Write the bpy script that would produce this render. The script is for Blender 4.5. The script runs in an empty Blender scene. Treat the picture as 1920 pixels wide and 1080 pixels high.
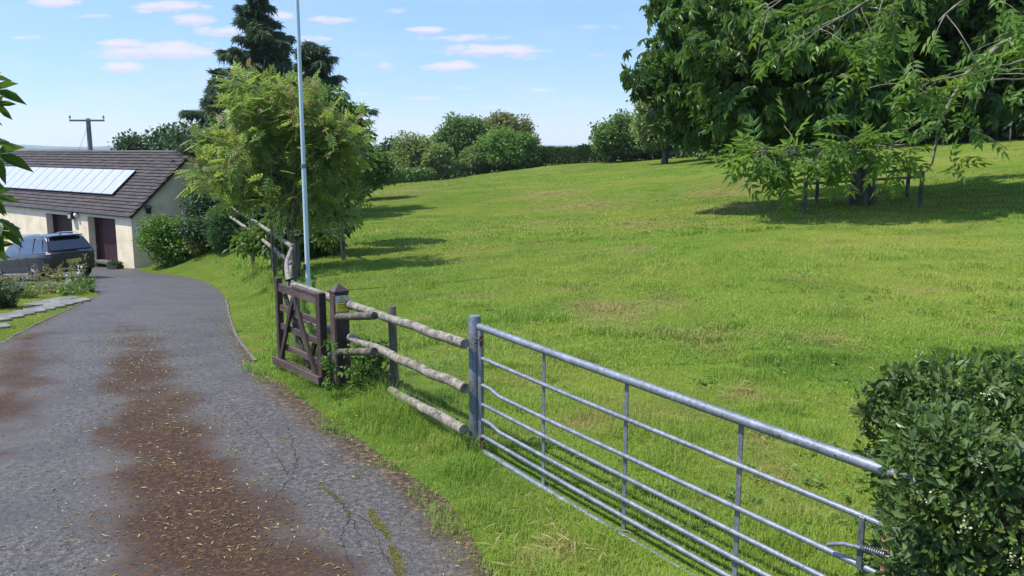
import bpy, math, random
import numpy as np
from mathutils import Vector, Matrix

random.seed(11)
rng = np.random.default_rng(11)
scene = bpy.context.scene
COL = scene.collection
R = math.radians

# ------------------------------------------------------------------ camera
CAMZ = 2.6
FPX = 1610.0
PITCH = R(9.17)
CP, SP = math.cos(PITCH), math.sin(PITCH)

def ray(px, py):
    a = (px - 960) / FPX
    b = (540 - py) / FPX
    return np.array([a, CP + b * SP, -SP + b * CP])

def at_depth(px, py, y):
    d = ray(px, py)
    v = d * (y / d[1])
    return np.array([v[0], v[1], v[2] + CAMZ])

def at_height(px, py, z):
    d = ray(px, py)
    v = d * ((z - CAMZ) / d[2])
    return np.array([v[0], v[1], v[2] + CAMZ])

# ------------------------------------------------------------------ numpy noise
_perm = np.random.default_rng(5).random((256, 256))

def vnoise(x, y):
    x = np.asarray(x, float); y = np.asarray(y, float)
    xi = np.floor(x).astype(int); yi = np.floor(y).astype(int)
    fx = x - xi; fy = y - yi
    fx = fx * fx * (3 - 2 * fx); fy = fy * fy * (3 - 2 * fy)
    def g(i, j): return _perm[i & 255, j & 255]
    return (g(xi, yi) * (1 - fx) + g(xi + 1, yi) * fx) * (1 - fy) + (g(xi, yi + 1) * (1 - fx) + g(xi + 1, yi + 1) * fx) * fy

def fbm(x, y, o=4):
    s = 0; a = .5; t = 0
    for k in range(o):
        s = s + a * vnoise(x * 2 ** k + 17.3 * k, y * 2 ** k + 9.1 * k); t += a; a *= .5
    return s / t

def sstep(a, b, x):
    t = np.clip((x - a) / (b - a), 0, 1)
    return t * t * (3 - 2 * t)

# ------------------------------------------------------------------ terrain
ZD_Y = np.array([-60, 0, 6, 9.4, 13.3, 17, 20, 24, 30, 37, 48, 90, 200])
ZD_Z = np.array([-2.55, -2.6, -2.6, -2.68, -2.97, -3.31, -3.58, -3.97, -4.52, -5.05, -5.4, -7.5, -12]) + CAMZ

def zdrive(y): return np.interp(y, ZD_Y, ZD_Z)

def drive_pt(px, py):
    d = ray(px, py)
    lo, hi = 2.0, 80.0
    for _ in range(60):
        m = .5 * (lo + hi)
        if CAMZ + d[2] * m / d[1] > zdrive(m): lo = m
        else: hi = m
    return np.array([d[0] * lo / d[1], lo])

HC = np.array([-16.405, 36.975])            # garage corner
HD = np.array([-.7812, .6243])              # along the front wall
HG = np.array([.6243, .7812])               # into the garage
R_EDGE = np.array([(4.6, -12), (2.6, -5), (1.6, -1), (.95, 1.5), (.35, 3.5)] +
                  [tuple(drive_pt(*q)) for q in ((930, 1080), (840, 940), (700, 843), (560, 745), (478, 680), (440, 625), (428, 590),
                                                  (424, 562), (412, 544), (385, 528), (350, 519), (300, 513), (262, 508))] +
                  [tuple(HC + HG * 1.2)])
R_NEAR = R_EDGE[:16]
L_EDGE = np.array([(.2, -12), (-1.6, -5), (-2.7, -1), (-3.4, 2.0), (-4.6, 5.0), (-6.2, 9.0), (-7.3, 11.8)] +
                  [tuple(drive_pt(*q)) for q in ((0, 641), (75, 603), (140, 573), (172, 558), (186, 550))])
ISL_BACK = np.array([(-12.1, 24.6), (-14, 25.9), (-17, 27.0), (-22, 28.0), (-45, 30.0)])
HFRONT = np.array([tuple(HC + HD * t) for t in (0.0, 4, 9, 15, 22, 36)])
DRIVE_POLY = np.vstack([R_EDGE[:-1], HFRONT + HG * .3, ISL_BACK[::-1], L_EDGE[::-1]])
BANK_LINE = np.vstack([R_EDGE[:-1], [HC], [HC + HG * 7], [(-13.5, 60)], [(-22, 140)], [(-22, 400)]])

def seg_dist(x, y, line):
    """distance to a polyline and the side (positive on the right of its direction)"""
    best = np.full(x.shape, 1e9); side = np.zeros(x.shape)
    for (ax, ay), (bx, by) in zip(line[:-1], line[1:]):
        dx, dy = bx - ax, by - ay
        t = np.clip(((x - ax) * dx + (y - ay) * dy) / (dx * dx + dy * dy), 0, 1)
        qx, qy = ax + t * dx, ay + t * dy
        d = np.hypot(x - qx, y - qy)
        cr = (x - ax) * dy - (y - ay) * dx
        m = d < best - 1e-9
        best = np.where(m, d, best); side = np.where(m, np.sign(cr), side)
    return best, side

def inside(x, y, poly):
    r = np.zeros(x.shape, bool)
    n = len(poly)
    for i in range(n):
        ax, ay = poly[i]; bx, by = poly[(i + 1) % n]
        c = ((ay > y) != (by > y))
        with np.errstate(divide='ignore', invalid='ignore'):
            xi = (bx - ax) * (y - ay) / (by - ay + 1e-12) + ax
        r ^= c & (x < xi)
    return r

_cp = [(-.35, 7.2, -2.6), (1.7, 3.9, -2.56), (4, 2, -2.5), (-1.5, 9, -2.67), (-2.9, 11.3, -2.78), (-4.9, 19.1, -2.9), (-8.2, 27, -3.0),
       (-10, 34, -3.25), (-4, 15, -2.86), (0, -30, -2.5), (-30, -30, -3), (30, -20, -1.6), (45, 30, .2), (70, 60, 2.6),
       (-20, 80, -5.0), (-40, 110, -7.5), (-16, 112, -4.6), (10, 155, -3.6), (-50, 40, -5.5), (80, 160, 2.2), (-120, 150, -11), (0, 220, -3.0), (-60,220,-11)]
for px, py, d in ((640, 490, 23), (680, 366, 60), (700, 350, 75), (950, 320, 110), (1240, 297, 100), (1400, 287, 86), (1480, 283, 78), (1650, 272, 66), (1800, 267, 60), (1900, 264, 57), (2050, 258, 52), (1610, 385, 31),
                  (1300, 500, 17.3), (1900, 600, 12), (1100, 330, 70), (1050, 305, 108), (1105, 273, 215), (1240, 268, 215), (850, 400, 42)):
    v = at_depth(px, py, d); _cp.append((v[0], v[1], v[2] - CAMZ))
_cp = np.array(_cp)
def _U(r2): return np.where(r2 > 0, r2 * np.log(np.maximum(r2, 1e-12)), 0)
def _tps():
    n = len(_cp); X = _cp[:, :2] / 50
    K = _U(((X[:, None] - X[None]) ** 2).sum(-1)) + np.eye(n) * .0004
    Pm = np.hstack([np.ones((n, 1)), X])
    A = np.zeros((n + 3, n + 3)); A[:n, :n] = K; A[:n, n:] = Pm; A[n:, :n] = Pm.T
    return np.linalg.solve(A, np.concatenate([_cp[:, 2], np.zeros(3)]))
_tw = _tps()
def zfield(x, y):
    X = np.stack([x, y], -1) / 50
    out = np.empty(x.shape); flat = X.reshape(-1, 2); res = np.empty(len(flat))
    for i in range(0, len(flat), 20000):
        q = flat[i:i + 20000]
        U = _U(((q[:, None] - _cp[None, :, :2] / 50) ** 2).sum(-1))
        res[i:i + 20000] = U @ _tw[:len(_cp)] + _tw[-3] + q @ _tw[-2:]
    return res.reshape(x.shape) + CAMZ

def H(x, y, carve=False):
    x = np.atleast_1d(np.asarray(x, float)); y = np.atleast_1d(np.asarray(y, float))
    xc = np.clip(x, -130, 110); yc = np.clip(y, -40, 230)
    zf = zfield(xc, yc)
    far = sstep(20, 260, np.hypot(x - xc, y - yc))
    zf = zf * (1 - far) + far * (-12 + 5 * (fbm(x / 300, y / 300, 3) - .5) * 2)
    d, s = seg_dist(x, y, BANK_LINE)
    sd = d * s
    bw = np.interp(y, [8, 14, 20, 28, 38], [1.0, 1.6, 2.2, 3.2, 4.0])
    w = sstep(0, 1, sd / bw)
    zd = zdrive(y)
    zd = zd - .065 * np.clip(-15.5 - x, 0, 14) * sstep(26, 31, y) * (1 - sstep(44, 60, y))
    zl = np.where(y > 150, zf, zd)
    z = zl * (1 - w) + zf * w
    rough = (fbm(x * .9, y * .9, 3) - .5) * .10 * np.clip(sd - .8, 0, 1)
    z = z + np.where(np.hypot(x, y) < 150, rough, 0)
    if carve:
        d2, _ = seg_dist(x, y, np.vstack([DRIVE_POLY, DRIVE_POLY[:1]]))
        ins = inside(x, y, DRIVE_POLY)
        z = z - np.where(ins, .06 * sstep(0, .12, d2), 0)
    return z

def ground(x, y): return float(H(x, y)[0])

def G(px, py, lo=3.0, hi=200.0):
    """where the ray through a point of the photograph meets the ground"""
    d = ray(px, py); ys = np.concatenate([np.arange(lo, 60, .05), np.arange(60, hi, .25)])
    zz = CAMZ + d[2] / d[1] * ys
    h = H(d[0] / d[1] * ys, ys)
    k = int(np.argmax(zz <= h))
    return np.array([d[0] / d[1] * ys[k], ys[k], h[k]])

def on_ground(px, depth):
    """ground point at a given depth under an image column"""
    y = depth
    for _ in range(4):
        x = (px - 960) / FPX * (y * CP - (ground_z - CAMZ) * SP if _ else y)
        ground_z = ground(x, y)
    return np.array([x, y, ground_z])

# ------------------------------------------------------------------ object helpers
def tag(o, label=None, cat=None, group=None, kind=None):
    if label: o['label'] = label
    if cat: o['category'] = cat
    if group: o['group'] = group
    if kind: o['kind'] = kind
    return o

def thing(name, label, cat, loc=(0, 0, 0), rotz=0., group=None):
    o = bpy.data.objects.new(name, None); COL.objects.link(o)
    o.empty_display_size = .2
    o.location = [float(v) for v in loc]; o.rotation_euler = (0, 0, rotz)
    return tag(o, label, cat, group)

def root_matrix(o):
    while o.parent: o = o.parent
    return Matrix.Translation(o.location) @ o.rotation_euler.to_matrix().to_4x4()

def copy_tree(o, parent=None):
    c = o.copy(); COL.objects.link(c); c.parent = parent
    for ch in [x for x in bpy.data.objects if x.parent == o]: copy_tree(ch, c)
    return c

def np_mesh(name, V, faces, attrs=None, smooth=False):
    """faces: list of (n,k) int arrays"""
    me = bpy.data.meshes.new(name)
    V = np.asarray(V, np.float32)
    faces = [np.asarray(f, np.int32) for f in faces if len(f)]
    me.vertices.add(len(V)); me.vertices.foreach_set('co', V.ravel())
    nl = sum(f.size for f in faces); nf = sum(len(f) for f in faces)
    me.loops.add(nl); me.polygons.add(nf)
    me.loops.foreach_set('vertex_index', np.concatenate([f.ravel() for f in faces]))
    tot = np.concatenate([np.full(len(f), f.shape[1], np.int32) for f in faces])
    st = np.concatenate([[0], np.cumsum(tot)[:-1]]).astype(np.int32)
    me.polygons.foreach_set('loop_start', st)
    me.polygons.foreach_set('use_smooth', np.full(nf, smooth, bool))
    for k, a in (attrs or {}).items():
        at = me.attributes.new(k, 'FLOAT', 'POINT'); at.data.foreach_set('value', np.asarray(a, np.float32))
    me.update(calc_edges=True)
    return me

class MB:
    def __init__(self): self.v = []; self.f = []; self.n = 0
    def add(self, V, F):
        b = self.n
        self.v += [tuple(map(float, p)) for p in V]; self.f += [tuple(i + b for i in q) for q in F]
        self.n += len(V); return self
    def box(self, c, s, rot=None, taper=1.0, bevel=0.0):
        sx, sy, sz = s[0] / 2, s[1] / 2, s[2] / 2
        if bevel > 0:
            b = min(bevel, sx * .9, sy * .9, sz * .9); V = []
            for X, Y, Z in ((-1, -1, -1), (1, -1, -1), (1, 1, -1), (-1, 1, -1), (-1, -1, 1), (1, -1, 1), (1, 1, 1), (-1, 1, 1)):
                V += [(X * (sx - b), Y * (sy - b), Z * sz), (X * (sx - b), Y * sy, Z * (sz - b)), (X * sx, Y * (sy - b), Z * (sz - b))]
            # corners i: 3i (z face), 3i+1 (y face), 3i+2 (x face)
            z = lambda i: 3 * i; y = lambda i: 3 * i + 1; x = lambda i: 3 * i + 2
            F = [(z(3), z(2), z(1), z(0)), (z(4), z(5), z(6), z(7)), (y(0), y(1), y(5), y(4)), (y(2), y(3), y(7), y(6)), (x(1), x(2), x(6), x(5)), (x(3), x(0), x(4), x(7))]
            for a, c2 in ((0, 1), (2, 3)): F.append((z(a), z(c2), y(c2), y(a)))
            for a, c2 in ((4, 5), (6, 7)): F.append((y(a), y(c2), z(c2), z(a)))
            for a, c2 in ((1, 2), (3, 0)): F.append((z(a), z(c2), x(c2), x(a)))
            for a, c2 in ((5, 6), (7, 4)): F.append((x(a), x(c2), z(c2), z(a)))
            for a, c2 in ((0, 4), (1, 5), (2, 6), (3, 7)): F.append((x(a), y(a), y(c2), x(c2)))
            for i in range(8): F.append((z(i), y(i), x(i)))
        else:
            t = taper
            V = [(-sx, -sy, -sz), (sx, -sy, -sz), (sx, sy, -sz), (-sx, sy, -sz), (-sx * t, -sy * t, sz), (sx * t, -sy * t, sz), (sx * t, sy * t, sz), (-sx * t, sy * t, sz)]
            F = [(3, 2, 1, 0), (4, 5, 6, 7), (0, 1, 5, 4), (1, 2, 6, 5), (2, 3, 7, 6), (3, 0, 4, 7)]
        V = [Vector(p) for p in V]
        if rot is not None: V = [rot @ p for p in V]
        c = Vector([float(k) for k in c])
        return self.add([p + c for p in V], F)
    def bar(self, a, b, w, h, up=(0, 0, 1), bevel=0.0):
        a = Vector([float(k) for k in a]); b = Vector([float(k) for k in b]); d = b - a; L = d.length; d.normalize()
        u = Vector(up); s = d.cross(u)
        if s.length < 1e-4: s = Vector((1, 0, 0))
        s.normalize(); u = s.cross(d)
        rot = Matrix((d, s, u)).transposed()
        return self.box((a + b) / 2, (L, w, h), rot, bevel=bevel)
    def tube(self, pts, rad, n=8, caps=True, jit=0.0):
        P = [Vector([float(k) for k in p]) for p in pts]; m = len(P)
        if not hasattr(rad, '__len__'): rad = [rad] * m
        V = []; F = []
        prev = None
        for i in range(m):
            t = (P[min(i + 1, m - 1)] - P[max(i - 1, 0)]).normalized()
            if prev is None:
                r = Vector((0, 0, 1)) if abs(t.z) < .9 else Vector((1, 0, 0))
                s = t.cross(r).normalized()
            else:
                s = (prev - t * prev.dot(t)).normalized()
            prev = s; u = t.cross(s)
            for k in range(n):
                a = 2 * math.pi * k / n
                rr = rad[i] * (1 + jit * (random.random() - .5))
                V.append(P[i] + (s * math.cos(a) + u * math.sin(a)) * rr)
        for i in range(m - 1):
            for k in range(n):
                a = i * n + k; b = i * n + (k + 1) % n
                F.append((a, b, b + n, a + n))
        if caps:
            F.append(tuple(range(n - 1, -1, -1))); F.append(tuple((m - 1) * n + k for k in range(n)))
        return self.add(V, F)
    def lathe(self, prof, n=16, c=(0, 0, 0), axis='z'):
        V = []; F = []
        for r, z in prof:
            for k in range(n):
                a = 2 * math.pi * k / n
                x, y = r * math.cos(a), r * math.sin(a)
                p = (x, y, z) if axis == 'z' else ((x, z, y) if axis == 'y' else (z, x, y))
                V.append((p[0] + c[0], p[1] + c[1], p[2] + c[2]))
        m = len(prof)
        for i in range(m - 1):
            for k in range(n):
                a = i * n + k; b = i * n + (k + 1) % n
                F.append((a, b, b + n, a + n))
        F.append(tuple(range(n - 1, -1, -1))); F.append(tuple((m - 1) * n + k for k in range(n)))
        return self.add(V, F)
    def build(self, name, mat, parent=None, world=False, smooth=False, auto=None):
        me = bpy.data.meshes.new(name)
        V = self.v
        if world and parent is not None:
            inv = root_matrix(parent).inverted(); V = [tuple(inv @ Vector(p)) for p in V]
        me.from_pydata(V, [], self.f)
        if smooth:
            me.polygons.foreach_set('use_smooth', [len(p.vertices) <= 4 for p in me.polygons])
            if auto: me.set_sharp_from_angle(angle=R(auto))
        me.update()
        o = bpy.data.objects.new(name, me); COL.objects.link(o)
        if mat: me.materials.append(mat)
        o.parent = parent
        return o

def link_mesh(name, me, mat, parent=None):
    o = bpy.data.objects.new(name, me); COL.objects.link(o); o.parent = parent
    me.materials.append(mat); return o
# ------------------------------------------------------------------ materials
def new_mat(name):
    m = bpy.data.materials.new(name); m.use_nodes = True
    nt = m.node_tree; nt.nodes.clear()
    out = nt.nodes.new('ShaderNodeOutputMaterial')
    return m, nt, out

class NT:
    """small helper to wire nodes"""
    def __init__(self, nt): self.nt = nt
    def n(self, t, **kw):
        nd = self.nt.nodes.new(t)
        for k, v in kw.items():
            if k == 'inp':
                for i, x in v.items():
                    if hasattr(x, 'is_output') or isinstance(x, bpy.types.NodeSocket): self.nt.links.new(x, nd.inputs[i])
                    else: nd.inputs[i].default_value = x
            else: setattr(nd, k, v)
        return nd
    def math(self, op, a, b=0.0, clamp=False):
        nd = self.n('ShaderNodeMath', operation=op, use_clamp=clamp, inp={0: a, 1: b}); return nd.outputs[0]
    def mix(self, f, a, b, blend='MIX'):
        nd = self.n('ShaderNodeMix', data_type='RGBA', blend_type=blend)
        for i, x in ((0, f), (6, a), (7, b)):
            if isinstance(x, bpy.types.NodeSocket): self.nt.links.new(x, nd.inputs[i])
            else: nd.inputs[i].default_value = x if i == 0 else col4(x)
        return nd.outputs[2]
    def ramp(self, f, stops, interp='LINEAR'):
        nd = self.n('ShaderNodeValToRGB', inp={0: f}); cr = nd.color_ramp; cr.interpolation = interp
        while len(cr.elements) < len(stops): cr.elements.new(.5)
        for e, (p, c) in zip(cr.elements, stops):
            e.position = p; e.color = col4(c)
        return nd.outputs[0]
    def maprange(self, x, a, b, c=0., d=1.):
        nd = self.n('ShaderNodeMapRange', inp={0: x, 1: a, 2: b, 3: c, 4: d}); nd.interpolation_type = 'SMOOTHSTEP'; return nd.outputs[0]
    def noise(self, vec, scale, detail=4., rough=.55, dist=0.):
        nd = self.n('ShaderNodeTexNoise', inp={'Scale': scale, 'Detail': detail, 'Roughness': rough, 'Distortion': dist})
        if vec is not None: self.nt.links.new(vec, nd.inputs['Vector'])
        return nd.outputs[0]
    def mapping(self, vec, sc=(1, 1, 1)):
        nd = self.n('ShaderNodeMapping', inp={0: vec, 3: sc}); return nd.outputs[0]
    def bump(self, h, strength=.3, dist=.02):
        nd = self.n('ShaderNodeBump', inp={'Strength': strength, 'Distance': dist, 'Height': h}); return nd.outputs[0]
    def link(self, a, b): self.nt.links.new(a, b)

def col4(c):
    if hasattr(c, '__len__'):
        return tuple(c) + (1,) if len(c) == 3 else tuple(c)
    return (c, c, c, 1)

def mat_noise(name, stops, scale=4., rough=.6, metal=0., stretch=(1, 1, 1), bump=.0, bdist=.01, detail=5., spec=.5, coord='Object', lo=.3, hi=.7, fine=None, coat=0., rvar=0.):
    m, nt, out = new_mat(name); N = NT(nt)
    tc = N.n('ShaderNodeTexCoord')
    vec = N.mapping(tc.outputs[coord], stretch)
    f = N.noise(vec, scale, detail)
    g = N.maprange(f, lo, hi)
    cs = [(i / (len(stops) - 1), c) for i, c in enumerate(stops)]
    c = N.ramp(g, cs)
    if fine:
        f2 = N.maprange(N.noise(vec, fine[0], 3.), .35, .65)
        c = N.mix(N.math('MULTIPLY', f2, fine[2]), c, fine[1])
    b = N.n('ShaderNodeBsdfPrincipled', inp={'Roughness': rough, 'Metallic': metal, 'Specular IOR Level': spec, 'Coat Weight': coat, 'Coat Roughness': .05})
    N.link(c, b.inputs['Base Color'])
    if rvar:
        N.link(N.maprange(f, .3, .7, rough - rvar, rough + rvar), b.inputs['Roughness'])
    if bump: N.link(N.bump(f, bump, bdist), b.inputs['Normal'])
    N.link(b.outputs[0], out.inputs[0])
    return m

def mat_leaf(name, dark, light, trans=.35, rough=.5, tcol=None, spec=.35, scale=.35, back=None):
    """leaf: tint varies leaf by leaf and in broad patches through the crown"""
    m, nt, out = new_mat(name); N = NT(nt)
    a = N.n('ShaderNodeAttribute', attribute_name='tint')
    tc = N.n('ShaderNodeTexCoord')
    n1 = N.noise(tc.outputs['Object'], scale, 3.)
    t = N.math('ADD', N.math('MULTIPLY', a.outputs['Fac'], .65), N.math('MULTIPLY', N.maprange(n1, .3, .7), .35))
    c = N.ramp(t, [(0, dark), (1, light)])
    if back is not None:
        g = N.n('ShaderNodeNewGeometry'); c = N.mix(N.math('MULTIPLY', g.outputs['Backfacing'], .7), c, back)
    b = N.n('ShaderNodeBsdfPrincipled', inp={'Roughness': rough, 'Specular IOR Level': spec})
    N.link(c, b.inputs['Base Color'])
    tr = N.n('ShaderNodeBsdfTranslucent')
    tcol = tcol or tuple(min(1, k * f) for k, f in zip(light, (1.5, 1.5, .7)))
    N.link(N.mix(.6, c, tcol), tr.inputs[0])
    mx = N.n('ShaderNodeMixShader', inp={0: trans, 1: b.outputs[0], 2: tr.outputs[0]})
    N.link(mx.outputs[0], out.inputs[0])
    return m

# bare and dry patches of the field (x, y, radius, strength)
DRY = []
for px, py, r, s in ((1150, 585, .9, .9), (1120, 600, .6, .7), (1350, 362, 2.2, .9), (1390, 390, 2., .6), (1250, 575, .7, .5), (1405, 740, .28, .9), (690, 358, 2.5, 1.), (672, 372, 2., 1.),
                     (1030, 365, 3., .5), (1110, 385, 3., .5), (1220, 420, 2., .5), (1560, 640, .5, .5), (1330, 640, .5, .5), (1620, 770, .2, .8), (1400, 340, 3., .5),
                     (1050, 1030, .25, .6), (990, 1060, .2, .6), (1010, 420, 1.5, .4), (1500, 520, .6, .4), (880, 470, 1., .4), (1430, 830, .25, .5), (1170, 470, 1.0, .5), (760, 360, 4., .35), (1470, 900, .3, .4)):
    q = G(px, py); DRY.append((q[0], q[1], r * .9, s * .68))

def grass_group():
    g = bpy.data.node_groups.new('grass_colour', 'ShaderNodeTree')
    g.interface.new_socket('Tint', in_out='INPUT', socket_type='NodeSocketFloat')
    g.interface.new_socket('Color', in_out='OUTPUT', socket_type='NodeSocketColor')
    N = NT(g); gi = N.n('NodeGroupInput'); go = N.n('NodeGroupOutput')
    geo = N.n('ShaderNodeNewGeometry')
    p = N.mapping(geo.outputs['Position'], (1, 1, 0))
    n1 = N.noise(p, .16, 4., .6)
    n2 = N.noise(p, .9, 4., .6, .6)
    n3 = N.noise(p, .05, 2.)
    n4 = N.noise(N.mapping(geo.outputs['Position'], (.7, 2.0, 0)), .5, 4., .65, .4)
    base = N.ramp(N.math('ADD', N.math('MULTIPLY', n2, .6), N.math('MULTIPLY', gi.outputs[0], .4)),
                  [(.2, (.086, .176, .014)), (.5, (.172, .292, .026)), (.8, (.270, .385, .048))])
    yel = N.mix(N.math('MULTIPLY', N.maprange(N.math('ADD', N.math('MULTIPLY', n1, .7), N.math('MULTIPLY', n3, .3)), .42, .64), .65), base, (.330, .365, .056))
    dry = N.maprange(n4, .53, .74)
    dry = N.math('MULTIPLY', dry, .66)
    sep = N.n('ShaderNodeSeparateXYZ', inp={0: geo.outputs['Position']})
    for x, y, r, s in DRY:
        dx = N.math('SUBTRACT', sep.outputs[0], x); dy = N.math('MULTIPLY', N.math('SUBTRACT', sep.outputs[1], y), .55)
        d = N.math('SQRT', N.math('ADD', N.math('MULTIPLY', dx, dx), N.math('MULTIPLY', dy, dy)))
        d = N.math('ADD', N.math('DIVIDE', d, r), N.math('MULTIPLY', N.math('SUBTRACT', n2, .5), 2.4))
        dry = N.math('MAXIMUM', dry, N.maprange(d, 1.2, .1, 0., s))
    jit = N.math('ADD', N.math('MULTIPLY', gi.outputs[0], 1.0), -.5)
    dry = N.math('ADD', dry, N.math('MULTIPLY', N.math('MULTIPLY', dry, jit), 1.2), clamp=True)
    c = N.mix(dry, yel, (.36, .27, .11))
    odd = N.maprange(gi.outputs[0], .88, .94)
    c = N.mix(N.math('MULTIPLY', odd, .55), c, (.36, .32, .13))
    lush = N.math('MULTIPLY', N.maprange(N.noise(p, .33, 4., .6, .8), .5, .68), .55)
    c = N.mix(lush, c, N.mix(1.0, c, (.42, .66, .5), 'MULTIPLY'))
    N.link(c, go.inputs[0])
    return g
GRASS = grass_group()

def mat_grass_blade(name, trans=.42, mul=1.0):
    m, nt, out = new_mat(name); N = NT(nt)
    a = N.n('ShaderNodeAttribute', attribute_name='tint')
    g = N.n('ShaderNodeGroup', node_tree=GRASS, inp={0: a.outputs['Fac']})
    c = g.outputs[0]
    if mul != 1.0: c = N.mix(1.0, c, (mul, mul, mul), 'MULTIPLY')
    geo = N.n('ShaderNodeNewGeometry')
    v1 = N.n('ShaderNodeVectorMath', operation='SCALE', inp={0: geo.outputs['Normal'], 3: .75})
    v2 = N.n('ShaderNodeVectorMath', operation='ADD', inp={0: v1.outputs[0], 1: (0, 0, .45)})
    v3 = N.n('ShaderNodeVectorMath', operation='NORMALIZE', inp={0: v2.outputs[0]})
    d = N.n('ShaderNodeBsdfPrincipled', inp={'Roughness': .6, 'Specular IOR Level': .2}); N.link(c, d.inputs['Base Color']); N.link(v3.outputs[0], d.inputs['Normal'])
    t = N.n('ShaderNodeBsdfTranslucent'); N.link(c, t.inputs[0])
    mx = N.n('ShaderNodeMixShader', inp={0: trans, 1: d.outputs[0], 2: t.outputs[0]})
    N.link(mx.outputs[0], out.inputs[0]); return m

def mat_ground():
    m, nt, out = new_mat('ground_turf'); N = NT(nt)
    geo = N.n('ShaderNodeNewGeometry')
    n = N.noise(geo.outputs['Position'], 9., 4., .6)
    g = N.n('ShaderNodeGroup', node_tree=GRASS, inp={0: N.math('MULTIPLY', n, .9)})
    c = N.mix(.6, g.outputs[0], (.045, .042, .018))
    d = N.n('ShaderNodeBsdfDiffuse', inp={1: .8}); N.link(c, d.inputs[0])
    N.link(N.bump(n, .6, .05), d.inputs['Normal'])
    N.link(d.outputs[0], out.inputs[0]); return m

def mat_asphalt():
    m, nt, out = new_mat('asphalt'); N = NT(nt)
    geo = N.n('ShaderNodeNewGeometry'); p = geo.outputs['Position']
    moss = N.n('ShaderNodeAttribute', attribute_name='moss').outputs['Fac']
    edge = N.n('ShaderNodeAttribute', attribute_name='edge').outputs['Fac']
    fine = N.noise(p, 115., 3., .7); mid = N.noise(p, 22., 4., .65); big = N.noise(p, 1.1, 5., .6); patch = N.noise(p, .35, 4., .6)
    vor = N.n('ShaderNodeTexVoronoi', inp={'Vector': p, 'Scale': 70.})
    c = N.ramp(N.math('ADD', N.math('MULTIPLY', fine, .6), N.math('MULTIPLY', mid, .4)), [(.37, (.014, .0122, .0100)), (.5, (.055, .0495, .0425)), (.63, (.170, .156, .138))])
    chip = N.maprange(vor.outputs['Distance'], .18, .08)
    c = N.mix(N.math('MULTIPLY', chip, .22), c, (.22, .22, .22))
    c = N.mix(N.math('MULTIPLY', N.maprange(patch, .4, .65), .35), c, (.078, .071, .063))
    c = N.mix(N.math('MULTIPLY', N.maprange(big, .45, .62), .35), c, (.034, .033, .035))
    # moss mats: broken up by noise
    k = N.math('ADD', moss, N.math('MULTIPLY', N.math('SUBTRACT', mid, .5), 1.6))
    k = N.math('ADD', k, N.math('MULTIPLY', N.math('SUBTRACT', big, .5), 2.2))
    k = N.math('ADD', k, N.math('MULTIPLY', N.math('SUBTRACT', fine, .5), 2.6))
    mk = N.math('MULTIPLY', N.maprange(k, .36, .78), N.maprange(moss, .02, .3))
    mc = N.ramp(N.math('ADD', N.math('MULTIPLY', mid, .5), N.math('MULTIPLY', fine, .5)), [(.38, (.010, .005, .003)), (.5, (.034, .016, .0075)), (.64, (.120, .060, .024))])
    c = N.mix(N.math('MULTIPLY', mk, .93), c, mc)
    e = N.math('ADD', edge, N.math('MULTIPLY', N.math('SUBTRACT', mid, .5), 1.5))
    e = N.math('ADD', e, N.math('MULTIPLY', N.math('SUBTRACT', big, .5), 1.6))
    ek = N.math('MULTIPLY', N.maprange(e, .35, .85), N.maprange(edge, .02, .25))
    ec = N.ramp(mid, [(.35, (.014, .009, .006)), (.5, (.050, .030, .017)), (.68, (.17, .12, .07))])
    c = N.mix(N.math('MULTIPLY', ek, .9), c, ec)
    b = N.n('ShaderNodeBsdfPrincipled', inp={'Specular IOR Level': .25}); N.link(c, b.inputs['Base Color'])
    N.link(N.math('ADD', N.math('MULTIPLY', N.math('MAXIMUM', mk, ek), .35), N.maprange(mid, .3, .7, .58, .78)), b.inputs['Roughness'])
    h = N.math('ADD', N.math('MULTIPLY', fine, .7), N.math('MULTIPLY', mid, .6))
    N.link(N.bump(h, .28, .005), b.inputs['Normal'])
    N.link(b.outputs[0], out.inputs[0]); return m

def mat_log():
    """debarked round rail: silver grey with dark lichen blotches and grain"""
    m, nt, out = new_mat('weathered_log'); N = NT(nt)
    geo = N.n('ShaderNodeNewGeometry'); p = geo.outputs['Position']
    a = N.noise(p, 11., 7., .78, .6); b2 = N.noise(p, 45., 3., .7); g2 = N.noise(p, 4., 3.)
    c = N.ramp(a, [(.34, (.045, .04, .03)), (.44, (.12, .11, .085)), (.54, (.235, .215, .175)), (.68, (.35, .33, .28))])
    c = N.mix(N.math('MULTIPLY', N.maprange(b2, .5, .68), .55), c, (.10, .09, .07))
    c = N.mix(N.math('MULTIPLY', N.maprange(g2, .5, .68), .4), c, (.17, .165, .10))
    b = N.n('ShaderNodeBsdfPrincipled', inp={'Roughness': .85, 'Specular IOR Level': .2}); N.link(c, b.inputs['Base Color'])
    N.link(N.bump(a, .6, .02), b.inputs['Normal'])
    N.link(b.outputs[0], out.inputs[0]); return m

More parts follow.
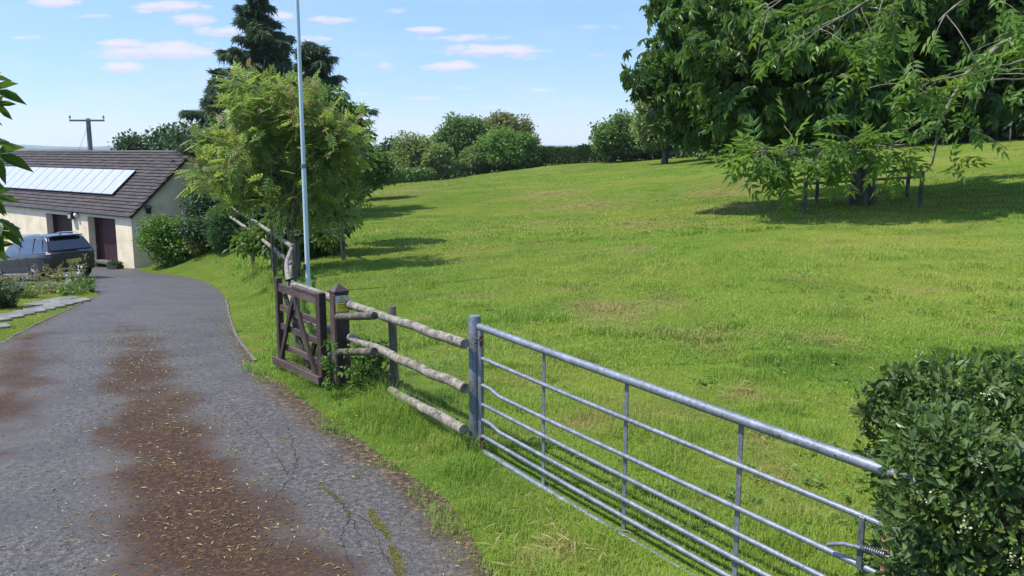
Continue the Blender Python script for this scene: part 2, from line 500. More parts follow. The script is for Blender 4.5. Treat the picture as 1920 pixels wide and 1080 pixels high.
def mat_galv(name='galvanised_steel', tone=1.0):
    m, nt, out = new_mat(name); N = NT(nt)
    tc = N.n('ShaderNodeTexCoord'); p = tc.outputs['Object']
    vor = N.n('ShaderNodeTexVoronoi', inp={'Vector': p, 'Scale': 55.})
    n = N.noise(N.mapping(p, (1, 1, .35)), 9., 5., .6); n2 = N.noise(p, 38., 4., .65)
    c = N.ramp(N.math('ADD', N.math('MULTIPLY', n, .6), N.math('MULTIPLY', n2, .4)), [(.33, tuple(tone * k for k in (.085, .098, .11))), (.52, tuple(tone * k for k in (.160, .180, .20))), (.7, tuple(tone * k for k in (.27, .295, .32)))])
    c = N.mix(N.math('MULTIPLY', N.maprange(vor.outputs['Distance'], .2, .6), .18), c, (.36, .40, .43))
    c = N.mix(N.math('MULTIPLY', N.maprange(n2, .62, .72), .5), c, (.17, .15, .12))
    b = N.n('ShaderNodeBsdfPrincipled', inp={'Metallic': .55, 'Specular IOR Level': .5}); N.link(c, b.inputs['Base Color'])
    N.link(N.maprange(n2, .3, .7, .38, .6), b.inputs['Roughness'])
    N.link(N.bump(n2, .12, .004), b.inputs['Normal'])
    N.link(b.outputs[0], out.inputs[0]); return m

def mat_tiles():
    m, nt, out = new_mat('roof_tile'); N = NT(nt)
    a = N.n('ShaderNodeAttribute', attribute_name='tint').outputs['Fac']
    tc = N.n('ShaderNodeTexCoord'); n = N.noise(tc.outputs['Object'], 3., 5., .65); n2 = N.noise(tc.outputs['Object'], 30., 3.)
    t = N.math('ADD', N.math('MULTIPLY', a, .5), N.math('MULTIPLY', n, .5))
    c = N.ramp(t, [(.2, (.026, .021, .020)), (.5, (.038, .031, .029)), (.8, (.056, .046, .042))])
    c = N.mix(N.math('MULTIPLY', N.maprange(n2, .55, .7), .35), c, (.11, .105, .09))
    b = N.n('ShaderNodeBsdfPrincipled', inp={'Roughness': .8, 'Specular IOR Level': .3}); N.link(c, b.inputs['Base Color'])
    N.link(N.bump(n2, .3, .01), b.inputs['Normal'])
    N.link(b.outputs[0], out.inputs[0]); return m

M = {}
M['ground'] = mat_ground()
M['grass'] = mat_grass_blade('grass_blade')
M['asphalt'] = mat_asphalt()
M['log'] = mat_log()
M['galv'] = mat_galv()
M['galv_post'] = mat_galv('galvanised_post', .6)
M['tile'] = mat_tiles()
M['brown_wood'] = mat_noise('brown_stained_wood', [(.014, .007, .006), (.028, .013, .011), (.055, .028, .024)], 9., .6, stretch=(1, 1, .15), bump=.35, bdist=.006, fine=(70., (.09, .06, .05), .3))
M['brown_wood_rail'] = mat_noise('brown_stained_rail', [(.020, .010, .009), (.042, .020, .017), (.085, .050, .042)], 9., .62, stretch=(.15, 1, 1), bump=.35, bdist=.006, fine=(60., (.13, .095, .08), .4))
M['old_post'] = mat_noise('old_fence_post', [(.035, .028, .018), (.085, .070, .046), (.16, .14, .10)], 12., .85, stretch=(1, 1, .2), bump=.5, bdist=.01, fine=(50., (.07, .085, .03), .4))
M['dark_log'] = mat_noise('dark_log', [(.035, .030, .020), (.075, .066, .042), (.14, .13, .085)], 14., .85, stretch=(.3, 1, 1), bump=.5, bdist=.01)
M['bark'] = mat_noise('bark', [(.030, .025, .018), (.075, .065, .05), (.15, .135, .11)], 8., .9, stretch=(1, 1, .3), bump=.8, bdist=.03, fine=(20., (.07, .085, .04), .4))
M['bark_ash'] = mat_noise('ash_bark', [(.06, .05, .03), (.13, .115, .075), (.22, .20, .14)], 14., .85, stretch=(1, 1, .4), bump=.5, bdist=.01)
M['stem_green'] = mat_noise('green_stem', [(.05, .07, .02), (.10, .12, .04)], 20., .7)
M['render'] = mat_noise('cream_render', [(.60, .50, .32), (.70, .595, .405), (.76, .66, .47)], 1.5, .9, bump=.15, bdist=.004, fine=(60., (.45, .40, .30), .25), spec=.2)
M['maroon'] = mat_noise('maroon_door', [(.045, .016, .018), (.070, .026, .030)], 6., .5, stretch=(1, 1, .1))
M['fascia'] = mat_noise('brown_fascia', [(.035, .020, .016), (.06, .038, .030)], 5., .55)
M['black_plastic'] = mat_noise('black_plastic', [(.012, .012, .013), (.022, .022, .024)], 10., .5)
M['white_plastic'] = mat_noise('white_plastic', [(.62, .61, .56), (.72, .71, .66)], 10., .5)
M['concrete'] = mat_noise('concrete_edging', [(.045, .04, .03), (.09, .083, .066), (.15, .14, .115)], 8., .9, bump=.5, bdist=.01, fine=(40., (.07, .075, .035), .5))
M['paving'] = mat_noise('stone_paving', [(.07, .067, .062), (.125, .12, .11), (.19, .183, .17)], 2.5, .85, bump=.4, bdist=.01, fine=(25., (.12, .12, .09), .5))
M['rust'] = mat_noise('rusty_hinge', [(.04, .022, .014), (.12, .06, .03)], 30., .7, metal=.3)
M['twine'] = mat_noise('orange_twine', [(.36, .17, .10), (.50, .29, .19)], 40., .85)
M['wire'] = mat_noise('netting_wire', [(.22, .23, .22), (.36, .37, .36)], 30., .5, metal=.6)
M['pole_paint'] = mat_noise('pale_blue_grey_pole', [(.36, .46, .49), (.47, .57, .60)], 5., .35, stretch=(1, 1, .2), spec=.6)
M['utility_wood'] = mat_noise('utility_pole_wood', [(.11, .10, .09), (.20, .19, .17)], 6., .85, stretch=(1, 1, .1))
M['sign_yellow'] = mat_noise('sign_yellow', [(.60, .48, .02), (.70, .57, .03)], 5., .5)
M['sign_grey'] = mat_noise('sign_clear_plate', [(.30, .29, .27), (.42, .41, .39)], 40., .35)
M['sign_black'] = mat_noise('sign_black', [(.015, .014, .010), (.03, .028, .02)], 5., .6)
M['pale_twig'] = mat_noise('pale_hedge_twig', [(.14, .12, .06), (.26, .23, .13)], 14., .8)
M['twig'] = mat_noise('hedge_twig', [(.030, .022, .014), (.085, .065, .042)], 14., .9)
# ------------------------------------------------------------------ leaves
def T_kite(w=.28, wid=.45):
    return np.array([(0, 0, 0), (-w, wid, .07), (0, 1, -.08), (w, wid, .07)], float), [[(0, 3, 2, 1)]]

def T_oval(w=.24):
    return np.array([(0, 0, 0), (-w * .8, .28, .05), (-w, .6, .05), (0, 1, -.1), (w, .6, .05), (w * .8, .28, .05)], float), [[(0, 3, 2, 1), (0, 5, 4, 3)]]

def compound(parts):
    V = []; F = []
    for (base, ang, L, w, droop, widest) in parts:
        b = len(V)
        ca, sa = math.cos(ang), math.sin(ang)
        loc = [(0, 0, 0), (-w, widest * .55, .035), (-w * .95, widest, .0), (0, 1, -droop), (w * .95, widest, .0), (w, widest * .55, .035)]
        for x, y, z in loc:
            x *= L; y *= L
            V.append((base[0] + x * ca + y * sa, base[1] - x * sa + y * ca, base[2] + z * L - droop * .6 * (y / L) ** 2 * L))
        F += [(b, b + 3, b + 2, b + 1), (b, b + 5, b + 4, b + 3)]
    return np.array(V, float), [F]

def T_palm(n=7, droop=.35):
    P = []
    for k in range(n):
        t = (k - (n - 1) / 2) / ((n - 1) / 2)
        P.append(((0, .05, 0), t * 1.9, .95 - .42 * abs(t) ** 1.5, .17, droop, .66))
    return compound(P)

def T_pinn(pairs=4, w=.2, droop=.2, ll=.45):
    P = []
    for k in range(pairs):
        y = .28 + .6 * k / max(1, pairs - 1) * .9
        for s in (-1, 1):
            P.append(((0, y, -.22 * y * y), s * 1.0, ll * (1 - .18 * abs(k - (pairs - 1) / 2) / pairs), w, droop, .42))
    P.append(((0, .88, -.18), 0, ll * .95, w, droop, .42))
    V, F = compound(P)
    b = len(V)
    V = np.vstack([V, [(-.008, 0, 0), (.008, 0, 0), (.006, .9, -.18), (-.006, .9, -.18)]])
    return V, [F[0] + [(b, b + 1, b + 2, b + 3)]]

def unit(v): return v / np.maximum(np.linalg.norm(v, axis=-1, keepdims=True), 1e-9)

def place(tmpl, pos, dirs, nrm, size, tint=None, rg=rng):
    TV, TF = tmpl
    n = len(pos); k = len(TV)
    y = unit(dirs); z = nrm - y * (nrm * y).sum(-1, keepdims=True); z = unit(z); x = np.cross(y, z)
    B = np.stack([x, y, z], 1)                                   # rows
    V = np.einsum('kj,nji->nki', TV, B) * np.asarray(size).reshape(-1, 1, 1) + pos[:, None, :]
    faces = []
    for f in TF:
        f = np.asarray(f); faces.append((f[None] + (np.arange(n) * k)[:, None, None]).reshape(-1, f.shape[1]))
    if tint is None: tint = rg.random(n)
    return V.reshape(-1, 3), faces, np.repeat(tint, k)

def merge(parts):
    V = []; F = []; T = []; b = 0
    for v, f, t in parts:
        V.append(v); T.append(t); F += [q + b for q in f]; b += len(v)
    by = {}
    for q in F: by.setdefault(q.shape[1], []).append(q)
    return np.vstack(V), [np.vstack(q) for q in by.values()], np.concatenate(T)

def leaf_object(name, parts, mat, parent=None):
    V, F, T = merge(parts)
    return link_mesh(name, np_mesh(name, V, F, {'tint': T}), mat, parent)

def rand_unit(n, rg): return unit(rg.normal(size=(n, 3)))

def crown_leaves(clumps, per, tmpl, size, rg, droop=.3, up=.6, size_var=.3, fill=.55, outward=1.0, tintbias=None):
    """clumps: array of (x, y, z, r, flat); leaves sit in the outer part of every clump"""
    cl = np.asarray(clumps); w = cl[:, 3] ** 2; n = int(per * len(cl))
    idx = rg.choice(len(cl), n, p=w / w.sum())
    u = rand_unit(n, rg); rr = fill + (1 - fill) * rg.random(n) ** .6
    rr = rr * (1 + .22 * rg.normal(size=n).clip(-1.5, 1.5))
    c = cl[idx]
    off = u * (rr * c[:, 3])[:, None]; off[:, 2] *= c[:, 4]
    pos = c[:, :3] + off
    d = u * outward + rg.normal(size=(n, 3)) * .55; d[:, 2] -= droop
    nr = u * .5 + rg.normal(size=(n, 3)) * .45; nr[:, 2] += up
    s = size * (1 + size_var * (rg.random(n) * 2 - 1))
    t = np.clip(rg.random(n) * .45 + .55 * (rg.random(len(cl))[idx]), 0, 1)
    return place(tmpl, pos, d, nr, s, t, rg)

def crown_clumps(ells, n, r, rg, inner=.35, zmin=None):
    """clump centres in the outer part of one or several ellipsoids"""
    out = []
    vol = np.array([e[3] * e[4] * e[5] for e in ells]) ** .67
    for _ in range(n):
        e = ells[rg.choice(len(ells), p=vol / vol.sum())]
        u = rand_unit(1, rg)[0]
        k = inner + (1 - inner) * rg.random() ** .5
        k *= .82 + .3 * float(vnoise(u[0] * 2 + 7 + e[0], u[1] * 2 + u[2] * 1.7 + 3)) * 1.1
        p = np.array(e[:3]) + u * k * np.array(e[3:6])
        if zmin is not None and p[2] < zmin: p[2] = zmin + rg.random() * .5
        out.append((*p, r * (.65 + .7 * rg.random()), .72))
    return np.array(out)

def bez(a, b, c, n=6):
    a, b, c = map(np.asarray, (a, b, c)); t = np.linspace(0, 1, n)[:, None]
    return (1 - t) ** 2 * a + 2 * t * (1 - t) * b + t * t * c

def skeleton(mb, h_fork, trunk_r, clumps, rg, nlimb=16, lean=(0, 0), top=None, sides=8):
    """tapered trunk with limbs out to the clumps"""
    cl = np.asarray(clumps)
    zt = top if top is not None else float(np.percentile(cl[:, 2], 85))
    pts = []; rad = []
    for i in range(8):
        t = i / 7
        pts.append((lean[0] * t + .06 * trunk_r * 4 * math.sin(5 * t + 1), lean[1] * t + .05 * trunk_r * 4 * math.sin(4 * t), -.25 + (zt + .25) * t))
        rad.append(trunk_r * (1.0 - .88 * t) * (1.35 if i == 0 else 1.0))
    mb.tube(pts, rad, sides, jit=.12)
    far = np.argsort(-np.hypot(cl[:, 0], cl[:, 1]) + rg.random(len(cl)) * .8)[:nlimb]
    for j in far:
        c = cl[j, :3]
        hz = min(c[2] * (.35 + .4 * rg.random()), zt * .85); hz = max(hz, h_fork)
        t = np.clip((hz + .25) / (zt + .25), 0, 1)
        a = np.array([lean[0] * t, lean[1] * t, hz])
        m = np.array([a[0] + (c[0] - a[0]) * .45, a[1] + (c[1] - a[1]) * .45, max(a[2], c[2]) * .75 + .25 * a[2] + .3 * rg.random()])
        P = bez(a, m, c, 7)
        P[1:-1] += rg.normal(size=(5, 3)) * .03 * np.linalg.norm(c - a)
        r0 = max(.012, trunk_r * (.42 - .25 * t))
        mb.tube(P, np.linspace(r0, max(.008, r0 * .18), 7), 5, jit=.1)

def make_tree(name, label, base, ells, n, r, per, tmpl, size, leaf, bark='bark', trunk_r=.2, h_fork=1.2, seed=1, group=None, cat='tree', nlimb=16, droop=.3, up=.6, crown='crown', lean=(0, 0), inner=.35, fill=.5, zmin=None, trunk='trunk', extra=None, sides=7):
    rg = np.random.default_rng(seed)
    t = thing(name, label, cat, base, 0, group)
    cl = crown_clumps(ells, n, r, rg, inner, zmin)
    parts = [crown_leaves(cl, per, tmpl, size, rg, droop, up, fill=fill)]
    if extra: parts += extra(rg, cl)
    leaf_object(crown, parts, M[leaf], t)
    mb = MB(); skeleton(mb, h_fork, trunk_r, cl, rg, nlimb, lean, sides=sides)
    mb.build(trunk, M[bark], t, smooth=True)
    return t

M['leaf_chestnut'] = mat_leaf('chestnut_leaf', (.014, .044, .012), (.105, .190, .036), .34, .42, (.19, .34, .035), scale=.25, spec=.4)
M['leaf_chestnut_shaded'] = mat_leaf('shaded_chestnut_leaf', (.016, .040, .012), (.048, .095, .018), .38, .45, (.18, .30, .02), spec=.35)  # darker copy of the chestnut leaf: shade on the hanging sprays put into its colour
M['leaf_ash'] = mat_leaf('ash_leaf', (.034, .088, .014), (.115, .215, .026), .42, .5, (.30, .46, .035), spec=.28, scale=.6, back=(.10, .17, .05))
M['leaf_heaven'] = mat_leaf('pinnate_leaf', (.060, .130, .026), (.220, .305, .062), .48, .45, (.40, .50, .08), scale=.5)
M['leaf_tip'] = mat_leaf('young_pink_leaf', (.22, .20, .06), (.36, .26, .13), .36, .45, (.45, .36, .12))
M['leaf_mid'] = mat_leaf('mid_green_leaf', (.030, .080, .014), (.125, .205, .030), .32, .5)
M['leaf_bright'] = mat_leaf('bright_green_leaf', (.036, .100, .012), (.140, .250, .026), .32, .5)
M['leaf_pale'] = mat_leaf('pale_green_leaf', (.075, .125, .030), (.200, .260, .065), .34, .55)
M['leaf_olive'] = mat_leaf('olive_leaf', (.085, .105, .026), (.205, .205, .055), .30, .55)
M['leaf_dark'] = mat_leaf('dark_leaf', (.016, .042, .014), (.056, .105, .026), .25, .5)
M['leaf_blue'] = mat_leaf('blue_green_leaf', (.018, .052, .022), (.060, .120, .045), .25, .5)
M['leaf_teal'] = mat_leaf('grey_green_leaf', (.030, .080, .030), (.095, .175, .060), .28, .5)
M['needle'] = mat_leaf('conifer_needle', (.034, .072, .048), (.115, .165, .095), .3, .6)
M['leaf_privet'] = mat_leaf('privet_leaf', (.026, .056, .013), (.094, .146, .036), .24, .52, spec=.28, scale=2.0)
M['leaf_privet_new'] = mat_leaf('young_privet_leaf', (.06, .12, .02), (.13, .21, .04), .3, .35, spec=.5)
M['blossom'] = mat_noise('cream_blossom', [(.24, .28, .12), (.38, .40, .22)], 30., .7)
M['leaf_yellow'] = mat_leaf('yellow_green_leaf', (.10, .14, .02), (.24, .24, .05), .3, .5)
M['seed_head'] = mat_leaf('dry_seed_head', (.16, .12, .05), (.34, .27, .13), .3, .7)
M['moss_tuft'] = mat_leaf('moss_tuft', (.10, .11, .02), (.24, .22, .05), .3, .7)
M['white_flower'] = mat_noise('white_flower', [(.40, .42, .34), (.62, .62, .54)], 20., .6)
M['straw'] = mat_leaf('straw', (.17, .15, .045), (.40, .33, .14), .3, .7)
M['litter'] = mat_leaf('fallen_leaf', (.16, .12, .05), (.36, .34, .15), .1, .7)
M['litter_brown'] = mat_leaf('brown_litter', (.05, .028, .012), (.20, .13, .06), .05, .8)

# ------------------------------------------------------------------ ground sheet
def graded(lo, hi, step, far, g=1.13):
    a = list(np.arange(lo, hi + 1e-6, step))
    s = step
    while a[-1] < far: s *= g; a.append(a[-1] + s)
    s = step
    while a[0] > -far: s *= g; a.insert(0, a[0] - s)
    return np.array(a)

gx = graded(-13, 7, .2, 7000); gy = graded(2, 22, .2, 7000)
GX, GY = np.meshgrid(gx, gy)
GZ = H(GX.ravel(), GY.ravel(), carve=True)
Vg = np.stack([GX.ravel(), GY.ravel(), GZ], -1)
ny, nx = GX.shape
ii = (np.arange(ny - 1)[:, None] * nx + np.arange(nx - 1)[None]).ravel()
Fg = np.stack([ii, ii + 1, ii + nx + 1, ii + nx], -1)
o = link_mesh('ground', np_mesh('ground', Vg, [Fg], smooth=True), M['ground'])
tag(o, kind='structure', label='green sloping field and lawn turf under the grass')

# ------------------------------------------------------------------ driveway
def resample(line, steps):
    line = np.asarray(line); d = np.concatenate([[0], np.cumsum(np.hypot(*(line[1:] - line[:-1]).T))])
    return d

def strip_mesh():
    Lf = np.vstack([L_EDGE, ISL_BACK]); Rf = np.vstack([R_EDGE[:-1], HFRONT + HG * .3])
    # matching stations of both edges: near road, bend, yard
    Lk = [0, 6, 7, 10, 11, 13, 16]; Rk = [0, 8, 9, 12, 14, 18, 23]
    Lk = [0, 6, 11, 16]; Rk = [0, 10, 13, 23]
    rowsL = []; rowsR = []
    cnt = [230, 90, 60]
    for k in range(3):
        a = Lf[Lk[k]:Lk[k + 1] + 1]; b = Rf[Rk[k]:Rk[k + 1] + 1]
        da, db = resample(a, 0), resample(b, 0)
        t = np.linspace(0, 1, cnt[k] + 1)[(0 if k == 0 else 1):]
        rowsL.append(np.stack([np.interp(t * da[-1], da, a[:, i]) for i in (0, 1)], -1))
        rowsR.append(np.stack([np.interp(t * db[-1], db, b[:, i]) for i in (0, 1)], -1))
    A = np.vstack(rowsL); B = np.vstack(rowsR)
    nc = 61; u = np.linspace(0, 1, nc)
    P = A[:, None] * (1 - u)[None, :, None] + B[:, None] * u[None, :, None]
    n = len(A)
    x, y = P[..., 0].ravel(), P[..., 1].ravel()
    z = H(x, y) + .004
    d, _ = seg_dist(x, y, np.array([tuple(drive_pt(*q)) for q in ((225, 560), (255, 620), (262, 680), (280, 740), (310, 820), (345, 920), (395, 1010), (440, 1080), (520, 1200))]))
    yy = np.interp(y, [3, 5, 8, 11, 14, 18], [1., 1., 1., .85, .45, .1])
    wid = np.interp(y, [4, 6, 8, 12, 18], [.74, .62, .52, .44, .32])
    moss = np.clip(1.3 - d / wid, 0, 1) * yy
    d2, _ = seg_dist(x, y, np.array([tuple(drive_pt(*q)) for q in ((60, 630), (30, 680), (20, 740), (-60, 820), (-200, 950))]))
    moss = np.maximum(moss, np.clip(1.0 - d2 / .75, 0, 1) * .75)
    d3, _ = seg_dist(x, y, R_NEAR)
    e = np.clip(1.1 - d3 / np.interp(y, [4, 6, 9, 12, 16], [.55, .48, .40, .22, .10]), 0, 1) * np.interp(y, [4, 12, 18, 30], [1., 1., .6, .4])
    d4, _ = seg_dist(x, y, L_EDGE)
    e = np.maximum(e, np.clip(1.0 - d4 / .5, 0, 1) * .8)
    i0 = (np.arange(n - 1)[:, None] * nc + np.arange(nc - 1)[None]).ravel()
    F = np.stack([i0, i0 + 1, i0 + nc + 1, i0 + nc], -1)
    return np_mesh('driveway', np.stack([x, y, z], -1), [F], {'moss': moss, 'edge': e}, smooth=True)
o = link_mesh('driveway', strip_mesh(), M['asphalt']); tag(o, kind='structure', label='grey asphalt driveway with brown moss down its middle')

# cracks in the asphalt
mbk = MB()
def ribbon(pxs, w):
    P = np.array([drive_pt(*q) for q in pxs])
    d = resample(P, 0); t = np.arange(0, d[-1], .06)
    C = np.stack([np.interp(t, d, P[:, i]) for i in (0, 1)], -1); C += (rng.random(C.shape) - .5) * .035
    V = []; F = []
    for i in range(len(C)):
        dr = unit(C[min(i + 1, len(C) - 1)] - C[max(i - 1, 0)]); nn = np.array([-dr[1], dr[0]]) * w * (.4 + rng.random())
        for s in (-1, 1):
            q = C[i] + nn * s; V.append((q[0], q[1], ground(q[0], q[1]) + .008))
    for i in range(len(C) - 1): F.append((2 * i, 2 * i + 1, 2 * i + 3, 2 * i + 2))
    mbk.add(V, F)
for c in (((560, 860), (545, 900), (600, 905), (655, 965), (680, 1010)), ((545, 900), (505, 940)), ((540, 800), (552, 850), (560, 880)), ((100, 670), (170, 700), (240, 745)), ((640, 950), (700, 985), (720, 1040), (750, 1085)), ((655, 965), (640, 1010), (660, 1070)), ((430, 760), (500, 830), (545, 900))):
    ribbon(c, .0028)
M['crack'] = mat_noise('crack_dirt', [(.012, .011, .010), (.03, .026, .02)], 20., .95)
o = mbk.build('road_crack', M['crack']); tag(o, kind='structure', label='thin dark cracks in the asphalt')

# moss growing along the crack
def scatter_line(pxs, n, w):
    P = np.array([drive_pt(*q) for q in pxs]); d = resample(P, 0); t = rng.random(n) * d[-1]
    C = np.stack([np.interp(t, d, P[:, i]) for i in (0, 1)], -1)
    g = vnoise(t * 5, t * 0 + 3.3)
    g2 = vnoise(t * 17, t * 0 + 8.1); C += rng.normal(size=C.shape) * (w * (.15 + 1.1 * g * g2 + .35 * g))[:, None] + (vnoise(t * 6, t * 0 + 1.7) - .5)[:, None] * .05
    return C[(g > .2) & (g2 > .16)]
def blades_at(xy, h, w, rg, z0=.0, lean=.6, tint=None):
    n = len(xy); z = H(xy[:, 0], xy[:, 1]) + z0
    pos = np.stack([xy[:, 0], xy[:, 1], z - .008], -1)
    a = rg.random(n) * 2 * np.pi
    l = (lean * (rg.random(n) ** .7))
    h = np.broadcast_to(h, (n,)) * (.55 + .75 * rg.random(n)); w = np.broadcast_to(w, (n,))
    dx, dy = np.cos(a), np.sin(a)
    sx, sy = -dy, dx
    V = np.zeros((n, 5, 3))
    V[:, 0] = pos + np.stack([sx * w / 2, sy * w / 2, 0 * w], -1); V[:, 1] = pos - np.stack([sx * w / 2, sy * w / 2, 0 * w], -1)
    m = pos + np.stack([dx * l * h * .35, dy * l * h * .35, h * .6], -1)
    V[:, 2] = m - np.stack([sx * w * .4, sy * w * .4, 0 * w], -1); V[:, 3] = m + np.stack([sx * w * .4, sy * w * .4, 0 * w], -1)
    V[:, 4] = pos + np.stack([dx * l * h, dy * l * h, h * np.sqrt(np.maximum(.15, 1 - (l * .8) ** 2))], -1)
    b = np.arange(n)[:, None] * 5
    if tint is None: tint = rg.random(n)
    return V.reshape(-1, 3), [b + np.array([[0, 1, 2, 3]]), b + np.array([[3, 2, 4]])], np.repeat(tint, 5)
cr = np.vstack([scatter_line(((694, 955), (712, 985), (735, 1030), (752, 1085)), 3800, .026), scatter_line(((600, 905), (630, 935), (658, 965)), 900, .022),
                scatter_line(((530, 820), (540, 850)), 200, .03), scatter_line(((680, 880), (672, 900)), 160, .03), scatter_line(((295, 803), (320, 800)), 160, .03), scatter_line(((440, 1040), (510, 1035)), 160, .03)])
o = leaf_object('moss', [blades_at(cr, .016, .007, rng, .004, .9)], M['moss_tuft']); tag(o, kind='stuff', label='yellow green moss along a crack in the asphalt')

# fallen leaves on the asphalt
def drive_scatter(n, fn):
    x = rng.random(n) * 9 - 8.5; y = 3.5 + rng.random(n) ** 1.3 * 14
    xy = np.stack([x, y], -1)
    k = inside(x, y, DRIVE_POLY) & (rng.random(n) < fn(x, y)); return xy[k]
cen = np.array([tuple(drive_pt(*q)) for q in ((255, 620), (280, 740), (345, 920), (440, 1080), (520, 1200))])
def dens(x, y):
    d, _ = seg_dist(x, y, cen); d3, _ = seg_dist(x, y, R_NEAR)
    return np.clip(.10 + .8 * np.exp(-((d - .1) / .6) ** 2) + .9 * np.exp(-(d3 / .25) ** 2), 0, 1) * (.3 + .9 * fbm(x * 2, y * 2, 3))
def flat_leaves(xy, s, lift=.006):
    n = len(xy); pos = np.stack([xy[:, 0], xy[:, 1], H(xy[:, 0], xy[:, 1]) + lift + .004 * rng.random(n)], -1)
    d = rng.normal(size=(n, 3)); d[:, 2] *= .06
    nr = rng.normal(size=(n, 3)) * .18; nr[:, 2] = 1
    return place(T_kite(.14, .5), pos, d, nr, s * (.5 + rng.random(n)))
xy1 = drive_scatter(16000, dens); xy2 = drive_scatter(60000, dens)
o = leaf_object('fallen_leaves', [flat_leaves(xy1, .042)], M['litter']); tag(o, kind='stuff', label='pale leaf flakes scattered over the driveway')
o = leaf_object('leaf_litter', [flat_leaves(xy2, .026)], M['litter_brown']); tag(o, kind='stuff', label='brown leaf litter on the driveway moss')

# kerb edging stones
def edging(name, pxs, label, w=.05):
    P = np.array([drive_pt(*q) for q in pxs]); d = resample(P, 0); mb = MB(); s = 0
    while s < d[-1] - .1:
        e = min(s + .9, d[-1]); a = [np.interp(s + .01, d, P[:, i]) for i in (0, 1)]; b = [np.interp(e - .01, d, P[:, i]) for i in (0, 1)]
        jx = (rng.random(4) - .5) * .02
        mb.bar((a[0] + jx[0], a[1], ground(*a) - .045 + jx[3] * .5), (b[0] + jx[1], b[1], ground(*b) - .045 + jx[2] * .5), w, .12, bevel=.008); s = e
    o = mb.build(name, M['concrete']); tag(o, kind='structure', label=label)
edging('kerb', ((0, 645), (75, 605), (140, 575), (172, 560)), 'low edging along the lawn left of the driveway')
edging('kerb', ((424, 560), (430, 592), (441, 625), (460, 655), (480, 677)), 'low stone edging between driveway and right bank')

# stone paving left of the driveway
PAVE = np.array([tuple(drive_pt(*q)) for q in ((0, 612), (62, 590), (128, 572), (152, 562), (120, 561), (66, 573), (0, 595), (-60, 612), (-60, 632))])
cx, cy = PAVE.mean(0); mbp = MB()
x0, y0 = PAVE.min(0); x1, y1 = PAVE.max(0)
ang = .75; ca, sa = math.cos(ang), math.sin(ang)
for i in range(-14, 15):
    for j in range(-14, 15):
        u, v = i * .62 + (j % 2) * .3, j * .45
        px_, py_ = cx + u * ca - v * sa, cy + u * sa + v * ca
        if inside(np.array([px_]), np.array([py_]), PAVE)[0]:
            w1, w2 = .58 * (.9 + .1 * rng.random()), .41 * (.9 + .1 * rng.random())
            mbp.box((px_, py_, ground(px_, py_) + .012 + .01 * rng.random()), (w1, w2, .06), Matrix.Rotation(ang + .06 * (rng.random() - .5), 3, 'Z'), bevel=.01)
o = mbp.build('path', M['paving']); tag(o, kind='structure', label='pale stone slab path beside the flower bed')

# ------------------------------------------------------------------ grass blades
TREE_R = on_ground(1612, 31)            # foot of the field tree
FENCE_XY = np.array([(-.42, 7.2), (-1.28, 8.6), (-2.86, 11.2), (-4.9, 19.1), (-8.2, 27.0), (-11.5, 34.0)])
def grass_points(n, y0, y1, power, rg):
    y = y0 + (y1 - y0) * rg.random(n) ** power
    x = (rg.random(n) * 2 - 1) * (y * .68 + 1.2) - .02 * y
    return np.stack([x, y], -1)
HOUSE_POLY = np.array([HC - HG * .0, HC + HD * 20, HC + HD * 20 + HG * 6, HC + HG * 6])
def grass_filter(xy):
    x, y = xy[:, 0], xy[:, 1]
    d, _ = seg_dist(x, y, np.vstack([DRIVE_POLY, DRIVE_POLY[:1]])); ins = inside(x, y, DRIVE_POLY)
    k = ~ins | (d < .20 * rng.random(len(x)) ** 2 * (.3 + 1.4 * vnoise(x * 2.3, y * 2.3)))
    k &= ~inside(x, y, PAVE) & ~inside(x, y, HOUSE_POLY)
    return xy[k]
def zone(xy):
    """0 lawn and bank, 1 verge, 2 field"""
    x, y = xy[:, 0], xy[:, 1]
    d, s = seg_dist(x, y, FENCE_XY)
    gate_line = np.array([(-.27, 7.15), (1.85, 3.7), (4.4, -.5)])
    d2, s2 = seg_dist(x, y, gate_line)
    near = y < 7.18
    right = np.where(near, s2 < 0, s > 0)
    # side signs: fence polyline runs away from the camera (field on its right)
    return right, np.minimum(d, np.where(near, d2, 9))
def tuft(xy, scale, seed): return fbm(xy[:, 0] * scale + seed, xy[:, 1] * scale - seed, 3)

